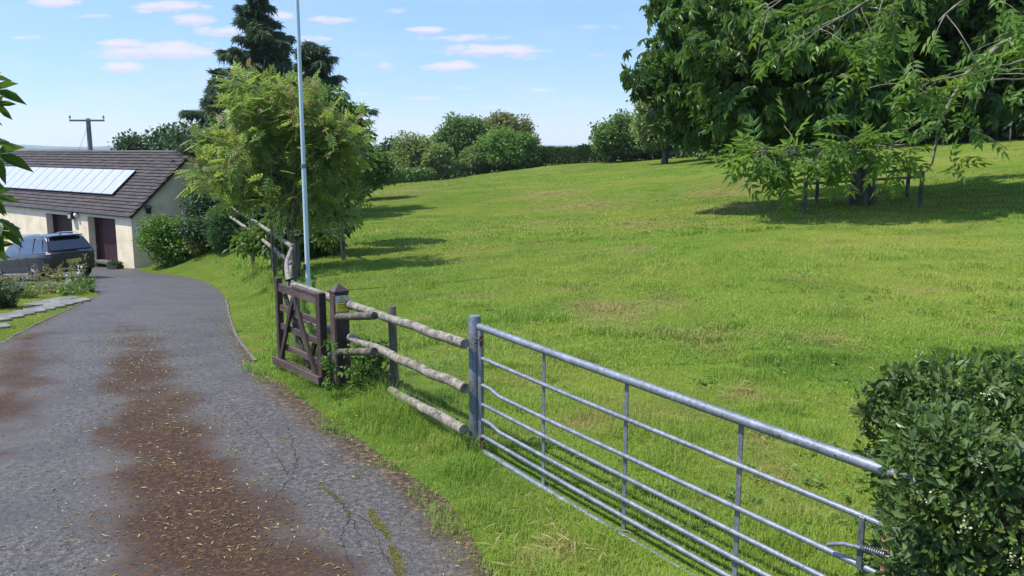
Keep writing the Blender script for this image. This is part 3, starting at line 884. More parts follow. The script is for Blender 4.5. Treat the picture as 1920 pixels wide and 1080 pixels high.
parts = []
rg = np.random.default_rng(21)
for n, y0, y1, pw, kh, kw in ((430000, 4.0, 11.0, 1.0, 1.15, .0042), (360000, 10.0, 26., 1.25, 1.2, .0085), (230000, 24., 62., 1.2, 1.2, .024), (130000, 58., 112., 1.1, 1.25, .06)):
    xy = grass_filter(grass_points(n, y0, y1, pw, rg))
    right, d = zone(xy)
    t1 = tuft(xy, 1.6, 3.); t2 = tuft(xy, .45, 9.)
    dd, _ = seg_dist(xy[:, 0], xy[:, 1], np.vstack([DRIVE_POLY, DRIVE_POLY[:1]]))
    hf = (.040 + .085 * sstep(.5, .8, t1) * (.4 + t2) + .04 * (t2 - .45).clip(0)) * np.interp(xy[:, 1], [6, 14, 40], [1.05, .9, .75])          # rough pasture
    hv = .05 + .11 * sstep(.4, .7, t1)                                                 # verge
    hl = .028 + .02 * t1                                                               # mown bank and lawn
    y = xy[:, 1]; x = xy[:, 0]
    lawn = ~right & ((y > 11.5) | (x < -6)) & (d > .5)
    h = np.where(right, hf, np.where(lawn, hl, hv))
    h = h * (1 + 1.4 * np.exp(-(d / .22) ** 2) * (y < 30) * (y > 7.1)) * (1 - .45 * np.exp(-(d / .15) ** 2) * (y <= 7.1))
    h = np.where(~right, h * (.35 + .65 * sstep(0, .35, dd)), h)
    shade = np.hypot(x - TREE_R[0] - 2, (y - TREE_R[1]) * 1.0)
    h = h * kh * np.where(right & (y > 40), .8, 1)
    keep = rg.random(len(xy)) < np.where(right, .35 + .9 * t1, 1)
    w = kw * (.7 + .6 * rg.random(len(xy))) * np.where(lawn, .8, 1)
    parts.append(blades_at(xy[keep], h[keep], w[keep], rg, 0, 1.05))
V_, F_, T_ = merge(parts)
o = link_mesh('grass', np_mesh('grass', V_, F_, {'tint': T_}), M['grass']); tag(o, kind='stuff', label='green and straw coloured grass blades of the field, bank and verges')

rg = np.random.default_rng(77)
pts = []
for x, y, r, k in DRY:
    n = int(min(6000, 700 * r * r + 160) * min(1, k * 1.1)); a = rg.random(n) * 6.283; q = np.abs(rg.normal(size=n)) * (r * .75 + .15)
    pts.append(np.stack([x + np.cos(a) * q, y + np.sin(a) * q * 1.5], -1))
xy = grass_filter(np.vstack(pts)); xy = xy[fbm(xy[:, 0] * 3, xy[:, 1] * 3, 3) > .42]
n = len(xy); pos = np.stack([xy[:, 0], xy[:, 1], H(xy[:, 0], xy[:, 1]) + .005 + .045 * rg.random(n)], -1)
d = rg.normal(size=(n, 3)); d[:, 2] = .12 * np.abs(d[:, 2]) + .05
o = leaf_object('dry_grass', [place(T_kite(.03, .4), pos, d, rg.normal(size=(n, 3)) * .5 + np.array([0, 0, 1]), (.09 + .10 * rg.random(n)) * (1 + np.clip(xy[:, 1] - 14, 0, 30) * .03), rg=rg)], M['straw']); tag(o, kind='stuff', label='pale dry cut grass lying in patches on the field')
n = 5200; xy = grass_filter(grass_points(n, 5, 40, 1.3, rg)); rt, dd_ = zone(xy); xy = xy[rt & (fbm(xy[:, 0] * .7 + 5, xy[:, 1] * .7, 3) > .47)]
w_ = .004 * np.clip(xy[:, 1] / 10, .8, 3)
o = leaf_object('grass_stalks', [blades_at(xy, .24, w_, rg, 0, .7)], M['straw']); tag(o, kind='stuff', label='thin straw coloured grass stalks standing above the sward')
n = 900; xy = grass_filter(grass_points(n, 5, 16, 1.1, rg)); xy = xy[fbm(xy[:, 0] * .8 + 9, xy[:, 1] * .8 + 4, 3) > .5]
q = np.repeat(xy, 7, 0); n = len(q); q = q + rg.normal(size=q.shape) * .035
pos = np.stack([q[:, 0], q[:, 1], H(q[:, 0], q[:, 1]) + .02 + .05 * rg.random(n)], -1); d = rg.normal(size=(n, 3)); d[:, 2] = .25
o = leaf_object('weeds', [place(T_oval(.3), pos, d, rg.normal(size=(n, 3)) * .3 + np.array([0, 0, 1]), .035 + .035 * rg.random(n), rg=rg)], M['leaf_bright']); tag(o, kind='stuff', label='small broad leaved weeds in the turf')
# ------------------------------------------------------------------ galvanised field gate
GA = at_height(900, 613, -1.49 + CAMZ); GB = at_height(1640, 875, -1.49 + CAMZ)
gdir = math.atan2(GB[1] - GA[1], GB[0] - GA[0])
g0 = ground(GA[0], GA[1])
gate = thing('field_gate', 'long galvanised seven-bar metal field gate between the round steel post and the hedge', 'gate', (GA[0], GA[1], 0), gdir)
GLEN = 4.05
def gz(zrel): return zrel + CAMZ
bars = [(-1.49, .030), (-1.757, .0165), (-2.004, .0165), (-2.163, .0165), (-2.311, .0165), (-2.446, .0165), (-2.583, .024)]
for k, (z, r) in enumerate(bars):
    if k in (2, 4): pts = [(.03, 0, gz(z + .012)), (.18, 0, gz(z + .008)), (.32, 0, gz(z - .02)), (1.2, 0, gz(z - .022)), (2.6, 0, gz(z - .012)), (GLEN - .02, 0, gz(z - .004))]
    elif k == 0: pts = [(-.012, 0, gz(z)), (1.3, 0, gz(z - .006)), (2.7, 0, gz(z - .004)), (GLEN, 0, gz(z))]
    else: pts = [(.03, 0, gz(z)), (1.3, 0, gz(z - .008)), (2.7, 0, gz(z - .004)), (GLEN - .02, 0, gz(z))]
    MB().tube(pts, r, 12).build('rail', M['galv'], gate, smooth=True, auto=50)
def gate_part(name, mb, mat='galv', smooth=False, parent=gate): return mb.build(name, M[mat], parent, smooth=smooth, auto=40)
st = gate_part('stile', MB().box((.012, 0, gz(-2.03)), (.05, .035, 1.10), bevel=.004))
gate_part('stile', MB().box((GLEN - .01, 0, gz(-2.03)), (.05, .035, 1.06), bevel=.004))
for s in (.95, 1.94, 2.953):
    gate_part('brace', MB().box((s, .021, gz(-2.05)), (.038, .008, 1.07), bevel=.002))
gate_part('latch_plate', MB().box((3.787, -.02, gz(-1.885)), (.034, .012, .27), bevel=.003), 'galv_post')
lt = gate_part('latch', MB().tube([(3.62, -.045, gz(-1.955)), (3.655, -.045, gz(-1.938)), (3.71, -.042, gz(-1.915)), (3.80, -.04, gz(-1.90)), (4.05, -.04, gz(-1.875))], .011, 10), 'galv', True)
sp = MB(); pts = []
for k in range(120):
    a = k / 120 * 2 * math.pi * 11; t = k / 119
    pts.append((3.81 + .13 * t, -.04 + .019 * math.cos(a), gz(-1.895 + .014 * t) + .019 * math.sin(a)))
sp.tube(pts, .0035, 5); gate_part('spring', sp, 'galv_post', True, lt)
for z in (-1.60, -2.50):
    hb = MB().tube([(-.10, -.01, gz(z)), (.06, -.01, gz(z))], .011, 8); hb.tube([(.03, -.01, gz(z - .05)), (.03, -.01, gz(z + .04))], .014, 8)
    gate_part('hinge', hb, 'rust', True)
# dark bung marks on the top rail
for s in (3.27, 3.62): gate_part('bolt_hole', MB().lathe([(.0001, -.033), (.006, -.0315), (.006, -.02)], 8, (s, 0, gz(-1.492)), 'y'), 'sign_black')
# twine tying the latch
tw = thing('tie_twine', 'frayed orange baler twine tied round the gate latch beside the hedge', 'twine', at_height(1660, 1012, gz(-1.83)))
twl = MB()
for k in range(14):
    a = random.random() * 6; r = .012 + .012 * random.random()
    twl.tube([(.02 * random.random() - .02, -.02, .055 + .03 * random.random()), (r * math.cos(a), r * math.sin(a) - .02, .01), (r * math.cos(a + 2), r * math.sin(a + 2) - .02, -.04), (.03 * (random.random() - .5) - .01, -.02, -.10 - .14 * random.random())], .004, 5)
twl.build('knot', M['twine'], tw)

# round steel gate post
gu = np.array([math.cos(gdir), math.sin(gdir)])
GP = np.array([GA[0] - gu[0] * .095, GA[1] - gu[1] * .095 + .01])
gp = thing('gate_post', 'thick round galvanised steel gate post at the hinge end of the metal gate', 'post', (GP[0], GP[1], 0))
zt = gz(-1.415)
MB().lathe([(.053, g0 - .3), (.053, zt - .004), (.050, zt)], 28, (0, 0, 0)).build('shaft', M['galv_post'], gp, smooth=True, auto=40)
MB().lathe([(.047, zt + .0015), (.047, zt + .004), (.02, zt + .007)], 24).build('cap', M['galv'], gp, smooth=True, auto=60)
MB().tube([(-.0, -.055, gz(-1.63)), (.05, -.05, gz(-1.63))], .012, 8).build('hinge_pin', M['rust'], gp, smooth=True)

# ------------------------------------------------------------------ log fence
fb = (FENCE_XY[0][0], FENCE_XY[0][1], 0)
fence = thing('log_fence', 'weathered round-rail log fence running from the steel post back along the bank', 'fence', fb)
def fpart(name, mb, mat, smooth=True): return mb.build(name, M[mat], fence, world=True, smooth=smooth, auto=45)
def log(a, b, r0=.052, r1=.047, mat='log', mid=None, n=12, jit=.035):
    a = np.asarray(a, float); b = np.asarray(b, float); m = np.asarray(mid, float) if mid is not None else (a + b) / 2
    P = bez(a, 2 * m - (a + b) / 2, b, 9); P[1:-1] += rng.normal(size=(7, 3)) * .006
    return fpart('rail', MB().tube(P, np.linspace(r0, r1, 9), n, jit=jit), mat)
# near run: ends read off the photograph at the post's depth
q = lambda px, py, d: at_depth(px, py, d)
log(q(872, 645, 7.12), q(658, 572, 9.25), .045, .042)
log(q(872, 728, 7.12), q(657, 632, 9.25), .046, .043)
log(q(870, 806, 7.16), q(733, 732, 8.55), .048, .044)
log(q(660, 573, 9.25), q(548, 533, 11.15), .050, .045)
log(q(657, 634, 9.3), q(560, 592, 11.1), .050, .046)
pa, pb = FENCE_XY[2], FENCE_XY[3]
log(q(549, 533, 11.15), q(547, 466, 18.9), .04, .04, mid=q(537, 500, 14.5))
log(q(556, 588, 11.2), q(545, 500, 18.9), .04, .04, mid=q(544, 545, 14.5))
log(q(549, 463, 19.0), q(470, 410, 26.8), .05, .05)
log(q(548, 494, 19.0), q(472, 434, 26.8), .05, .05)
log(q(470, 410, 26.8), q(428, 386, 33.5), .05, .05)
log(q(472, 434, 26.8), q(428, 404, 33.5), .05, .05)
def fpost(px, py, d, r, base=None, mat='old_post'):
    t = at_depth(px, py, d); g = ground(t[0], t[1])
    P = [(t[0] + .01, t[1], g - .3), (t[0], t[1], g + .4), (t[0] - .005, t[1], t[2] - .012), (t[0] - .005, t[1], t[2])]
    return fpart('post', MB().tube(P, [r * 1.02, r, r, r * .85], 12, jit=.08), mat)
fpost(736, 574, 8.66, .044)
fpost(553, 535, 11.35, .05)
fpost(556, 547, 11.9, .045)
fpost(548, 457, 19.2, .065)
fpost(556, 452, 20.6, .055)
fpost(512, 432, 22.8, .07)
fpost(470, 404, 26.9, .07)
fpost(428, 380, 33.6, .07)
# stock netting behind the rails
net = MB()
def netting(a, b, h0, h1, nv):
    a = np.array(a); b = np.array(b); off = np.array([.06, .05])
    a2 = a + off; b2 = b + off
    for k in range(7):
        P = []
        for t in np.linspace(0, 1, 7):
            p = a2 + (b2 - a2) * t; P.append((p[0], p[1], ground(p[0], p[1]) + h0 + (h1 - h0) * (k / 6) ** 1.2 + .012 * math.sin(9 * t + k)))
        net.tube(P, .0016, 3, False)
    for t in np.linspace(0, 1, nv):
        p = a2 + (b2 - a2) * t; g = ground(p[0], p[1]); net.tube([(p[0], p[1], g + h0), (p[0], p[1], g + h1)], .0012, 3, False)
netting(FENCE_XY[0], FENCE_XY[1], .03, .78, 12); netting(FENCE_XY[1], FENCE_XY[2], .03, .78, 20)
fpart('wire_netting', net, 'wire', False)
# dark latch bracket on top of the rail, behind the wooden gate
bk = MB(); c = q(546, 524, 11.1)
bk.bar(c + np.array([-.07, 0, -.02]), c + np.array([.08, 0, .03]), .03, .03); bk.bar(c + np.array([-.02, 0, .0]), c + np.array([-.03, 0, -.10]), .03, .03)
fpart('bracket', bk, 'black_plastic', False)

# ------------------------------------------------------------------ brown gate post with sign
BP = at_depth(637, 600, 9.35); bpz = ground(BP[0], BP[1])
brown = thing('gate_post', 'square dark brown timber gate post with pointed cap and yellow sign', 'post', (BP[0], BP[1], bpz), R(34))
topz = at_depth(637, 548, 9.35)[2] - bpz
MB().box((0, 0, (topz - .3) / 2), (.162, .162, topz + .3), bevel=.006).build('shaft', M['brown_wood'], brown)
cp = MB(); cp.box((0, 0, topz + .012), (.176, .176, .022), bevel=.005)
cp.add([(-.086, -.086, topz + .0235), (.086, -.086, topz + .0235), (.086, .086, topz + .0235), (-.086, .086, topz + .0235), (0, 0, topz + .10)], [(0, 1, 4), (1, 2, 4), (2, 3, 4), (3, 0, 4)])
cp.build('cap', M['brown_wood'], brown)
MB().box((-.0845, 0, topz * .5 - .02), (.006, .12, topz - .02)).build('trim', M['brown_wood_rail'], brown)
# warning sign on the post's face
sgn = thing('warning_sign', 'small yellow and grey warning sign with black triangle on the brown post', 'sign', (BP[0], BP[1], bpz), R(34))
sz = topz - .015; fy = -.0820
MB().box((.0, fy - .001, sz - .15), (.140, .004, .27)).build('plate', M['sign_grey'], sgn)
MB().box((.0, fy - .0045, sz - .205), (.134, .003, .125)).build('text_panel', M['sign_yellow'], sgn)
tri = MB(); yy = fy - .0045
def prism(mb, pts, y, th):
    n = len(pts); V = [(x, y, z) for x, z in pts] + [(x, y + th, z) for x, z in pts]
    mb.add(V, [tuple(range(n)), tuple(range(2 * n - 1, n - 1, -1))] + [(i, i + n, (i + 1) % n + n, (i + 1) % n) for i in range(n)])
tri = MB(); prism(tri, [(-.062, sz - .130), (.062, sz - .130), (.0, sz - .022)], yy, .003)
tb = tri.build('triangle', M['sign_black'], sgn)
tri = MB(); prism(tri, [(-.046, sz - .121), (.046, sz - .121), (.0, sz - .041)], yy - .0025, .002); tri.build('triangle_face', M['sign_yellow'], tb)
pic = MB()                              # pictogram: a slanted camera body on a bracket
prism(pic, [(-.020, sz - .104), (-.012, sz - .112), (.014, sz - .083), (.006, sz - .072)], yy - .005, .002)
prism(pic, [(.002, sz - .098), (.026, sz - .108), (.026, sz - .113), (.0, sz - .106)], yy - .005, .002)
pic.build('pictogram', M['sign_black'], tb)
tx = MB()
for k, (z, hgt, segs) in enumerate(((.158, .011, ((-.032, .016), (.020, .071))), (.177, .006, ((-.03, .012), (.02, .07))), (.194, .006, ((-.026, .0), (.006, .015), (.024, .05))), (.211, .006, ((-.03, -.002), (.004, .04), (.046, .066))), (.228, .006, ((-.028, .01), (.018, .056))))):
    for a, b in segs:
        x = a
        while x < b:
            w = .0035 + .003 * random.random(); tx.box((x - .02 + w / 2, fy - .0065, sz - z), (w, .001, hgt * (.75 + .25 * random.random()))); x += w + .0018
tx.build('lettering', M['sign_black'], sgn)
def squash(o, kx, kz):
    for v in o.data.vertices: v.co.x *= kx; v.co.z = sz + (v.co.z - sz) * kz
for o in [x for x in bpy.data.objects if x.parent == sgn or (x.parent and x.parent.parent == sgn)]:
    squash(o, 1.06 if o.name.startswith(('plate', 'text', 'lettering')) else .72, .68)
# two short dark braces from the brown post to the rails
for py in (590, 657):
    a = at_depth(634, py + 4, 9.2); b = at_depth(702, py + 2, 8.52)
    fpart('brace_rail', MB().tube(bez(a, (a + b) / 2, b, 5), .042, 11, jit=.06), 'dark_log')

# ------------------------------------------------------------------ brown timber gate
WA = at_depth(604, 555, 9.45); WB = at_depth(522, 533, 10.42)
wd = math.atan2(WB[1] - WA[1], WB[0] - WA[0]); WL = math.hypot(WB[1] - WA[1], WB[0] - WA[0])
wz0 = at_depth(606, 722, 9.45)[2]
wz1 = at_depth(606, 556, 9.45)[2]
wg = thing('timber_gate', 'open dark brown five-bar timber gate with crossed braces beside the driveway', 'gate', (WA[0], WA[1], wz0), wd)
h = wz1 - wz0
def wpart(name, mb, mat='brown_wood'): return mb.build(name, M[mat], wg)
wpart('stile', MB().box((.045, 0, h / 2 - .01), (.105, .085, h + .10), bevel=.006))
wpart('stile', MB().box((WL - .0, 0, h / 2 + .04), (.075, .075, h + .06), bevel=.006))
wpart('rail', MB().bar((.10, 0, h - .055), (WL - .04, 0, h - .045), .045, .10, bevel=.004), 'brown_wood_rail')
wpart('rail', MB().bar((.10, .0, h + .012), (WL * .62, .0, h + .018), .065, .035, bevel=.004), 'brown_wood_rail')
for t in (.70, .475, .235): wpart('rail', MB().bar((.10, 0, h * t), (WL - .04, 0, h * t + .01), .03, .075, bevel=.003), 'brown_wood_rail')
wpart('rail', MB().bar((.0, .062, .055), (WL + .10, .062, .045), .04, .095, bevel=.004), 'brown_wood_rail')
wpart('rail', MB().bar((.10, -.0, .05), (WL - .04, -.0, .05), .03, .08, bevel=.003), 'brown_wood_rail')
# braces: near side (towards the drive, +y here) and far side
for a, b, y in (((WL - .07, .09), (WL * .58, h - .10), .036), ((.13, .02), (WL * .56, h - .10), .037), ((WL * .92, h - .12), (WL * .42, .10), -.034), ((.16, h * .62), (WL * .44, .10), -.035)):
    wpart('brace', MB().bar((a[0], y, a[1]), (b[0], y, b[1]), .065, .034, up=(0, 1, 0), bevel=.003), 'brown_wood')

# ------------------------------------------------------------------ flag pole
FP = at_depth(579, 556, 17.0); fg = ground(FP[0], FP[1])
ft = at_depth(556, -30, 17.15)
pole = thing('flag_pole', 'tall thin pale blue-grey metal mast standing in the grass behind the log fence', 'pole', (FP[0], FP[1], 0))
def lp(t, top=1.35): return ((ft[0] - FP[0]) * t, (ft[1] - FP[1]) * t, fg - .3 + (ft[2] - fg + .3) * t)
tj = .455
MB().tube([lp(0), lp(tj)], [.050, .046], 16).build('lower_tube', M['pole_paint'], pole, smooth=True, auto=60)
MB().tube([lp(tj), lp(1.0), lp(1.3)], [.041, .036, .033], 16).build('upper_tube', M['pole_paint'], pole, smooth=True, auto=60)
MB().tube([lp(tj - .006), lp(tj + .006)], .056, 16).build('collar', M['galv_post'], pole, smooth=True, auto=60)
cz = at_depth(577, 500, 17)[2]
MB().box((-.06, -.02, cz), (.05, .03, .12), bevel=.006).build('cleat', M['black_plastic'], pole)

# ------------------------------------------------------------------ utility pole
up0 = at_depth(170, 290, 62); ug = ground(up0[0], up0[1]); upt = at_depth(165, 222, 62)
upole = thing('utility_pole', 'wooden power pole with crossarm standing behind the garage roof', 'pole', (up0[0], up0[1], ug))
tp = np.array([upt[0] - up0[0], 0, upt[2] - ug])
MB().tube([(.0, 0, -.3), tuple(tp)], [.20, .15], 12).build('shaft', M['utility_wood'], upole, smooth=True, auto=50)
MB().box((tp[0], -.17, tp[2] - .15), (2.45, .12, .13), bevel=.01).build('crossarm', M['utility_wood'], upole)
for dx in (-1.2, 1.18):
    MB().lathe([(.02, 0), (.02, .10), (.07, .10), (.075, .17), (.05, .19), (.06, .24), (.03, .29)], 10, (tp[0] + dx, -.17, tp[2] - .085)).build('insulator', M['galv_post'], upole, smooth=True)
ws = MB(); ws.tube([(tp[0], -.1, tp[2] - .5), (tp[0] - 1.9, -3.2, .0)], .012, 4); ws.lathe([(.03, -.12), (.09, 0), (.03, .12)], 8, (tp[0] * .4 - 1.0, -1.9, tp[2] * .38))
ws.build('stay_wire', M['black_plastic'], upole)
# ------------------------------------------------------------------ garage
hz = -5.03 + CAMZ
house = thing('garage_building', 'cream rendered garage with brown tiled pitched roof at the end of the drive', 'garage', (HC[0], HC[1], hz), math.atan2(HD[1], HD[0]))
# local axes: x along the front to the left, y = -HG (out of the front) -> into the building is negative y
LEN = 19.0; DEP = 5.86; EV = 2.27; RZ = 4.87
def hpart(name, mb, mat, parent=house, **k): return mb.build(name, M[mat], parent, **k)
wl = MB()
T = .3
doors = [(1.40, 3.96, 2.0), (5.54, 8.25, 1.95)]
xs = [0.0]
for a, b, hh in doors: xs += [a, b]
xs.append(LEN)
for i in range(0, len(xs), 2): wl.box(((xs[i] + xs[i + 1]) / 2, -T / 2, EV / 2 - .3), (xs[i + 1] - xs[i], T, EV + .6))
for a, b, hh in doors: wl.box(((a + b) / 2, -T / 2, (hh + EV) / 2), (b - a, T, EV - hh))
hpart('front_wall', wl, 'render')
for x0, x1 in ((0.002, .3), (LEN - .3, LEN - .002)):
    gw = MB()
    P = [(0 - T, -.6), (-DEP + .0, -.6), (-DEP, EV), (-DEP / 2, RZ - .16), (-T, EV + (T / (DEP / 2)) * (RZ - .16 - EV) - .02)]
    V = [(x0, y, z) for y, z in P] + [(x1, y, z) for y, z in P]; n = len(P)
    gw.add(V, [tuple(range(n)), tuple(range(2 * n - 1, n - 1, -1))] + [(i, (i + 1) % n, (i + 1) % n + n, i + n) for i in range(n)])
    hpart('gable_wall', gw, 'render')
bw = MB(); bw.box((LEN / 2, -DEP + .15, EV / 2 - .3), (LEN - .62, .3, EV + .58)); hpart('back_wall', bw, 'render')
for a, b, hh in doors:
    d = MB(); n = 26
    d.box(((a + b) / 2, -.47, hh / 2 - .05), (b - a + .1, .03, hh + .16))
    for k in range(n): d.box((a + (k + .5) * (b - a) / n, -.452, hh / 2 - .05), ((b - a) / n * .62, .016, hh + .14))
    dd = hpart('garage_door', d, 'maroon')
    hd = MB().box((a + .5 * (b - a), -.437, .85), (.14, .03, .03), bevel=.006); hpart('handle', hd, 'black_plastic', dd)
    fr = MB(); fr.box((a - .02 + .05, -.40, hh / 2), (.06, .09, hh)); fr.box((b - .03, -.40, hh / 2), (.06, .09, hh)); fr.box(((a + b) / 2, -.40, hh - .03), (b - a - .13, .09, .06)); hpart('door_frame', fr, 'maroon', dd)
    fl = MB().box(((a + b) / 2, -.22, -.06), (b - a - .01, .44, .1)); hpart('threshold', fl, 'concrete')
# roof: courses of tiles on both slopes
slope_len = math.hypot(DEP / 2, RZ - EV)
V = []; F = []; TT = []
def roof_side(sgn):
    oh = .13; L = slope_len + oh; nc = 20; nt = int((LEN + .5) / .33); ch = L / nc
    ux, uz = DEP / 2 / slope_len, (RZ - EV) / slope_len
    for c in range(nc):
        for t in range(nt):
            x0 = -.26 + t * .33 + (.165 if c % 2 else 0); x1 = x0 + .324
            if x1 > LEN + .3: continue
            s0 = c * ch - oh; s1 = s0 + ch * 1.06
            j = rng.normal() * .004; tn = rng.random()
            pts = []
            for s, lift in ((s0, .075), (s1, .030)):
                for x in (x0, x1):
                    y = -s * ux; z = EV + s * uz
                    yy = y - 0 + lift * uz; zz = z + lift * ux + j
                    if sgn < 0: yy = -DEP - yy
                    pts.append((x, yy, zz))
            b = len(V)
            low = []
            for x in (x0, x1):
                y = -s0 * ux; z = EV + s0 * uz; yy = y + .028 * uz; zz = z + .028 * ux
                if sgn < 0: yy = -DEP - yy
                low.append((x, yy, zz))
            V.extend(pts + low); TT.extend([tn] * 6)
            F.append((b, b + 1, b + 3, b + 2)); F.append((b + 4, b + 5, b + 1, b))
roof_side(1); roof_side(-1)
me = np_mesh('roof', np.array(V), [np.array(F)], {'tint': np.array(TT)})
roof = link_mesh('roof', me, M['tile'], house)
rd = MB()
for x in np.arange(-.26, LEN + .2, .45): rd.tube([(x, -DEP / 2, RZ + .03 + rng.normal() * .004), (x + .44, -DEP / 2, RZ + .03)], .085, 10)
hpart('ridge_tiles', rd, 'fascia', roof)
ux, uz = DEP / 2 / slope_len, (RZ - EV) / slope_len
for sg in (1, -1):
    for x in (-.13, LEN + .12):
        a = (x, -(-.12) * ux, EV - .12 * uz - .05); b = (x, -DEP / 2, RZ - .07)
        if sg < 0: a = (a[0], -DEP - a[1], a[2])
        hpart('barge_board', MB().bar(a, b, .05, .14), 'fascia', roof)
sf = MB(); sf.box((LEN / 2, -DEP / 2, EV - .02), (LEN - .64, DEP - .64, .03)); sf.box((LEN / 2, .028, EV - .035), (LEN - .02, .05, .02)); hpart('soffit', sf, 'fascia', roof)
gt = MB(); gt.tube([(-.2, .145, EV - .085), (LEN + .2, .145, EV - .085)], .045, 10); gt.box((LEN / 2, .07, EV - .06), (LEN + .3, .03, .13)); hpart('gutter', gt, 'black_plastic', roof, smooth=True, auto=40)
# lamps on the garage
hrz = math.atan2(HD[1], HD[0])
def on_house(x, y, z): 
    v = HC + HD * x - HG * y
    return (v[0], v[1], hz + z)
lamp = thing('flood_light', 'black box floodlight with white sensor dome between the garage doors', 'wall lamp', on_house(5.2, .0, 2.0), hrz)
MB().box((.06, .13, -.02), (.34, .20, .30), bevel=.02).build('housing', M['black_plastic'], lamp)
MB().box((.06, .236, -.06), (.27, .012, .18), bevel=.004).build('lens', M['sign_grey'], lamp)
MB().lathe([(.10, 0), (.115, .04), (.115, .12), (.09, .17), (.03, .20)], 16, (-.34, 0, .02), 'y').build('sensor', M['white_plastic'], lamp, smooth=True)
MB().box((-.14, .03, .0), (.5, .05, .07)).build('bracket', M['white_plastic'], lamp)
gl = thing('wall_lantern', 'small black lantern high on the shaded gable of the garage', 'wall lamp', on_house(-.12, -.75, 2.42), hrz)
lb = MB(); lb.lathe([(.06, -.16), (.10, -.14), (.13, .10), (.10, .12)], 8); lb.build('body', M['black_plastic'], gl)
MB().lathe([(.19, .121), (.17, .15), (.05, .22)], 8).build('hood', M['galv_post'], gl)
# solar panels in one row
m, nt, out = new_mat('solar_glass_pale_glint'); N = NT(nt)
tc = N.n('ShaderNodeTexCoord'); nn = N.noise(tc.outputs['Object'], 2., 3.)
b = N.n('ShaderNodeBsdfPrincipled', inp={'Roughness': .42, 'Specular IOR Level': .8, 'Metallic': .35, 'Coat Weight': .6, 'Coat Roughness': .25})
N.link(N.ramp(nn, [(.3, (.27, .265, .25)), (.7, (.33, .325, .31))]), b.inputs['Base Color']); N.link(b.outputs[0], out.inputs[0]); M['solar'] = m  # pale base colour stands in for the sun glint on dark panels
M['alu'] = mat_noise('dark_panel_frame', [(.05, .05, .055), (.09, .09, .10)], 5., .4, metal=.4)
pitch = math.atan2(RZ - EV, DEP / 2)
for k in range(15):
    x = 2.72 + .5 + k * 1.0
    s = (.71 + 1.91) / 2 / (DEP / 2) * slope_len
    c = on_house(x, -s * ux + .14 * uz, EV + s * uz + .14 * ux)
    ordn = ('first', 'second', 'third', 'fourth', 'fifth', 'sixth', 'seventh', 'eighth', 'ninth', 'tenth', 'eleventh', 'twelfth', 'thirteenth', 'fourteenth', 'fifteenth')[k]
    pt = thing('solar_panel', 'pale solar panel, %s from the gable end of the garage roof row' % ordn, 'solar panel', c, 0, 'solar panels in a row on the garage roof')
    pt.rotation_euler = Matrix.Rotation(hrz, 3, 'Z').to_euler()
    rot = Matrix.Rotation(-pitch, 3, 'X')   # local y is out of the front: down the slope
    MB().box((0, 0, 0), (.985, 1.62, .045), rot, bevel=.004).build('frame', M['alu'], pt)
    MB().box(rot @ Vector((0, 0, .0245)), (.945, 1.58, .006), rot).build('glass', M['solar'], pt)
    for yy in (-.45, .45): MB().box(rot @ Vector((0, yy, -.06)), (.99, .05, .06), rot).build('mounting_rail', M['alu'], pt)

# planter against the garage
pl = on_house(1.0, .35, 0); plz = ground(pl[0], pl[1])
pt = thing('planter', 'low dark trough of small plants on the ground at the garage corner', 'planter', (pl[0], pl[1], plz), hrz)
tr = MB(); tr.box((0, 0, .09), (.85, .32, .18), taper=1.08); tr.build('trough', M['sign_black'], pt)
rg = np.random.default_rng(3)
n = 500; pos = np.stack([rg.random(n) * .8 - .4, rg.random(n) * .3 - .15, .18 + .13 * rg.random(n)], -1)
leaf_object('foliage', [place(T_kite(), pos, rg.normal(size=(n, 3)) + np.array([0, 0, .5]), rg.normal(size=(n, 3)) * .5 + np.array([0, 0, 1]), .07 + .04 * rg.random(n), rg=rg)], M['leaf_dark'], pt)

# ------------------------------------------------------------------ cars
M['car_paint'] = mat_noise('blue_grey_car_paint', [(.007, .010, .014), (.010, .014, .019)], 2., .3, metal=.2, coat=.6)
M['car_paint_blue'] = mat_noise('dark_blue_car_paint', [(.008, .013, .045), (.010, .017, .055)], 2., .3, metal=.2, coat=.6)
M['car_glass'] = mat_noise('car_glass', [(.010, .013, .018), (.014, .018, .024)], 2., .06, spec=.9, coat=.6)
M['tyre'] = mat_noise('tyre_rubber', [(.012, .012, .012), (.025, .025, .025)], 20., .85)
M['rim'] = mat_noise('alloy_rim', [(.30, .31, .33), (.42, .43, .45)], 10., .35, metal=.8)
M['tail_red'] = mat_noise('tail_light_red', [(.10, .008, .008), (.16, .012, .012)], 10., .2, coat=1.)
M['head_clear'] = mat_noise('headlight_clear', [(.35, .37, .40), (.55, .57, .60)], 20., .15, coat=1.)
M['plate_yellow'] = mat_noise('yellow_plate', [(.55, .42, .03), (.62, .48, .05)], 10., .45)
M['trim'] = M['black_plastic']

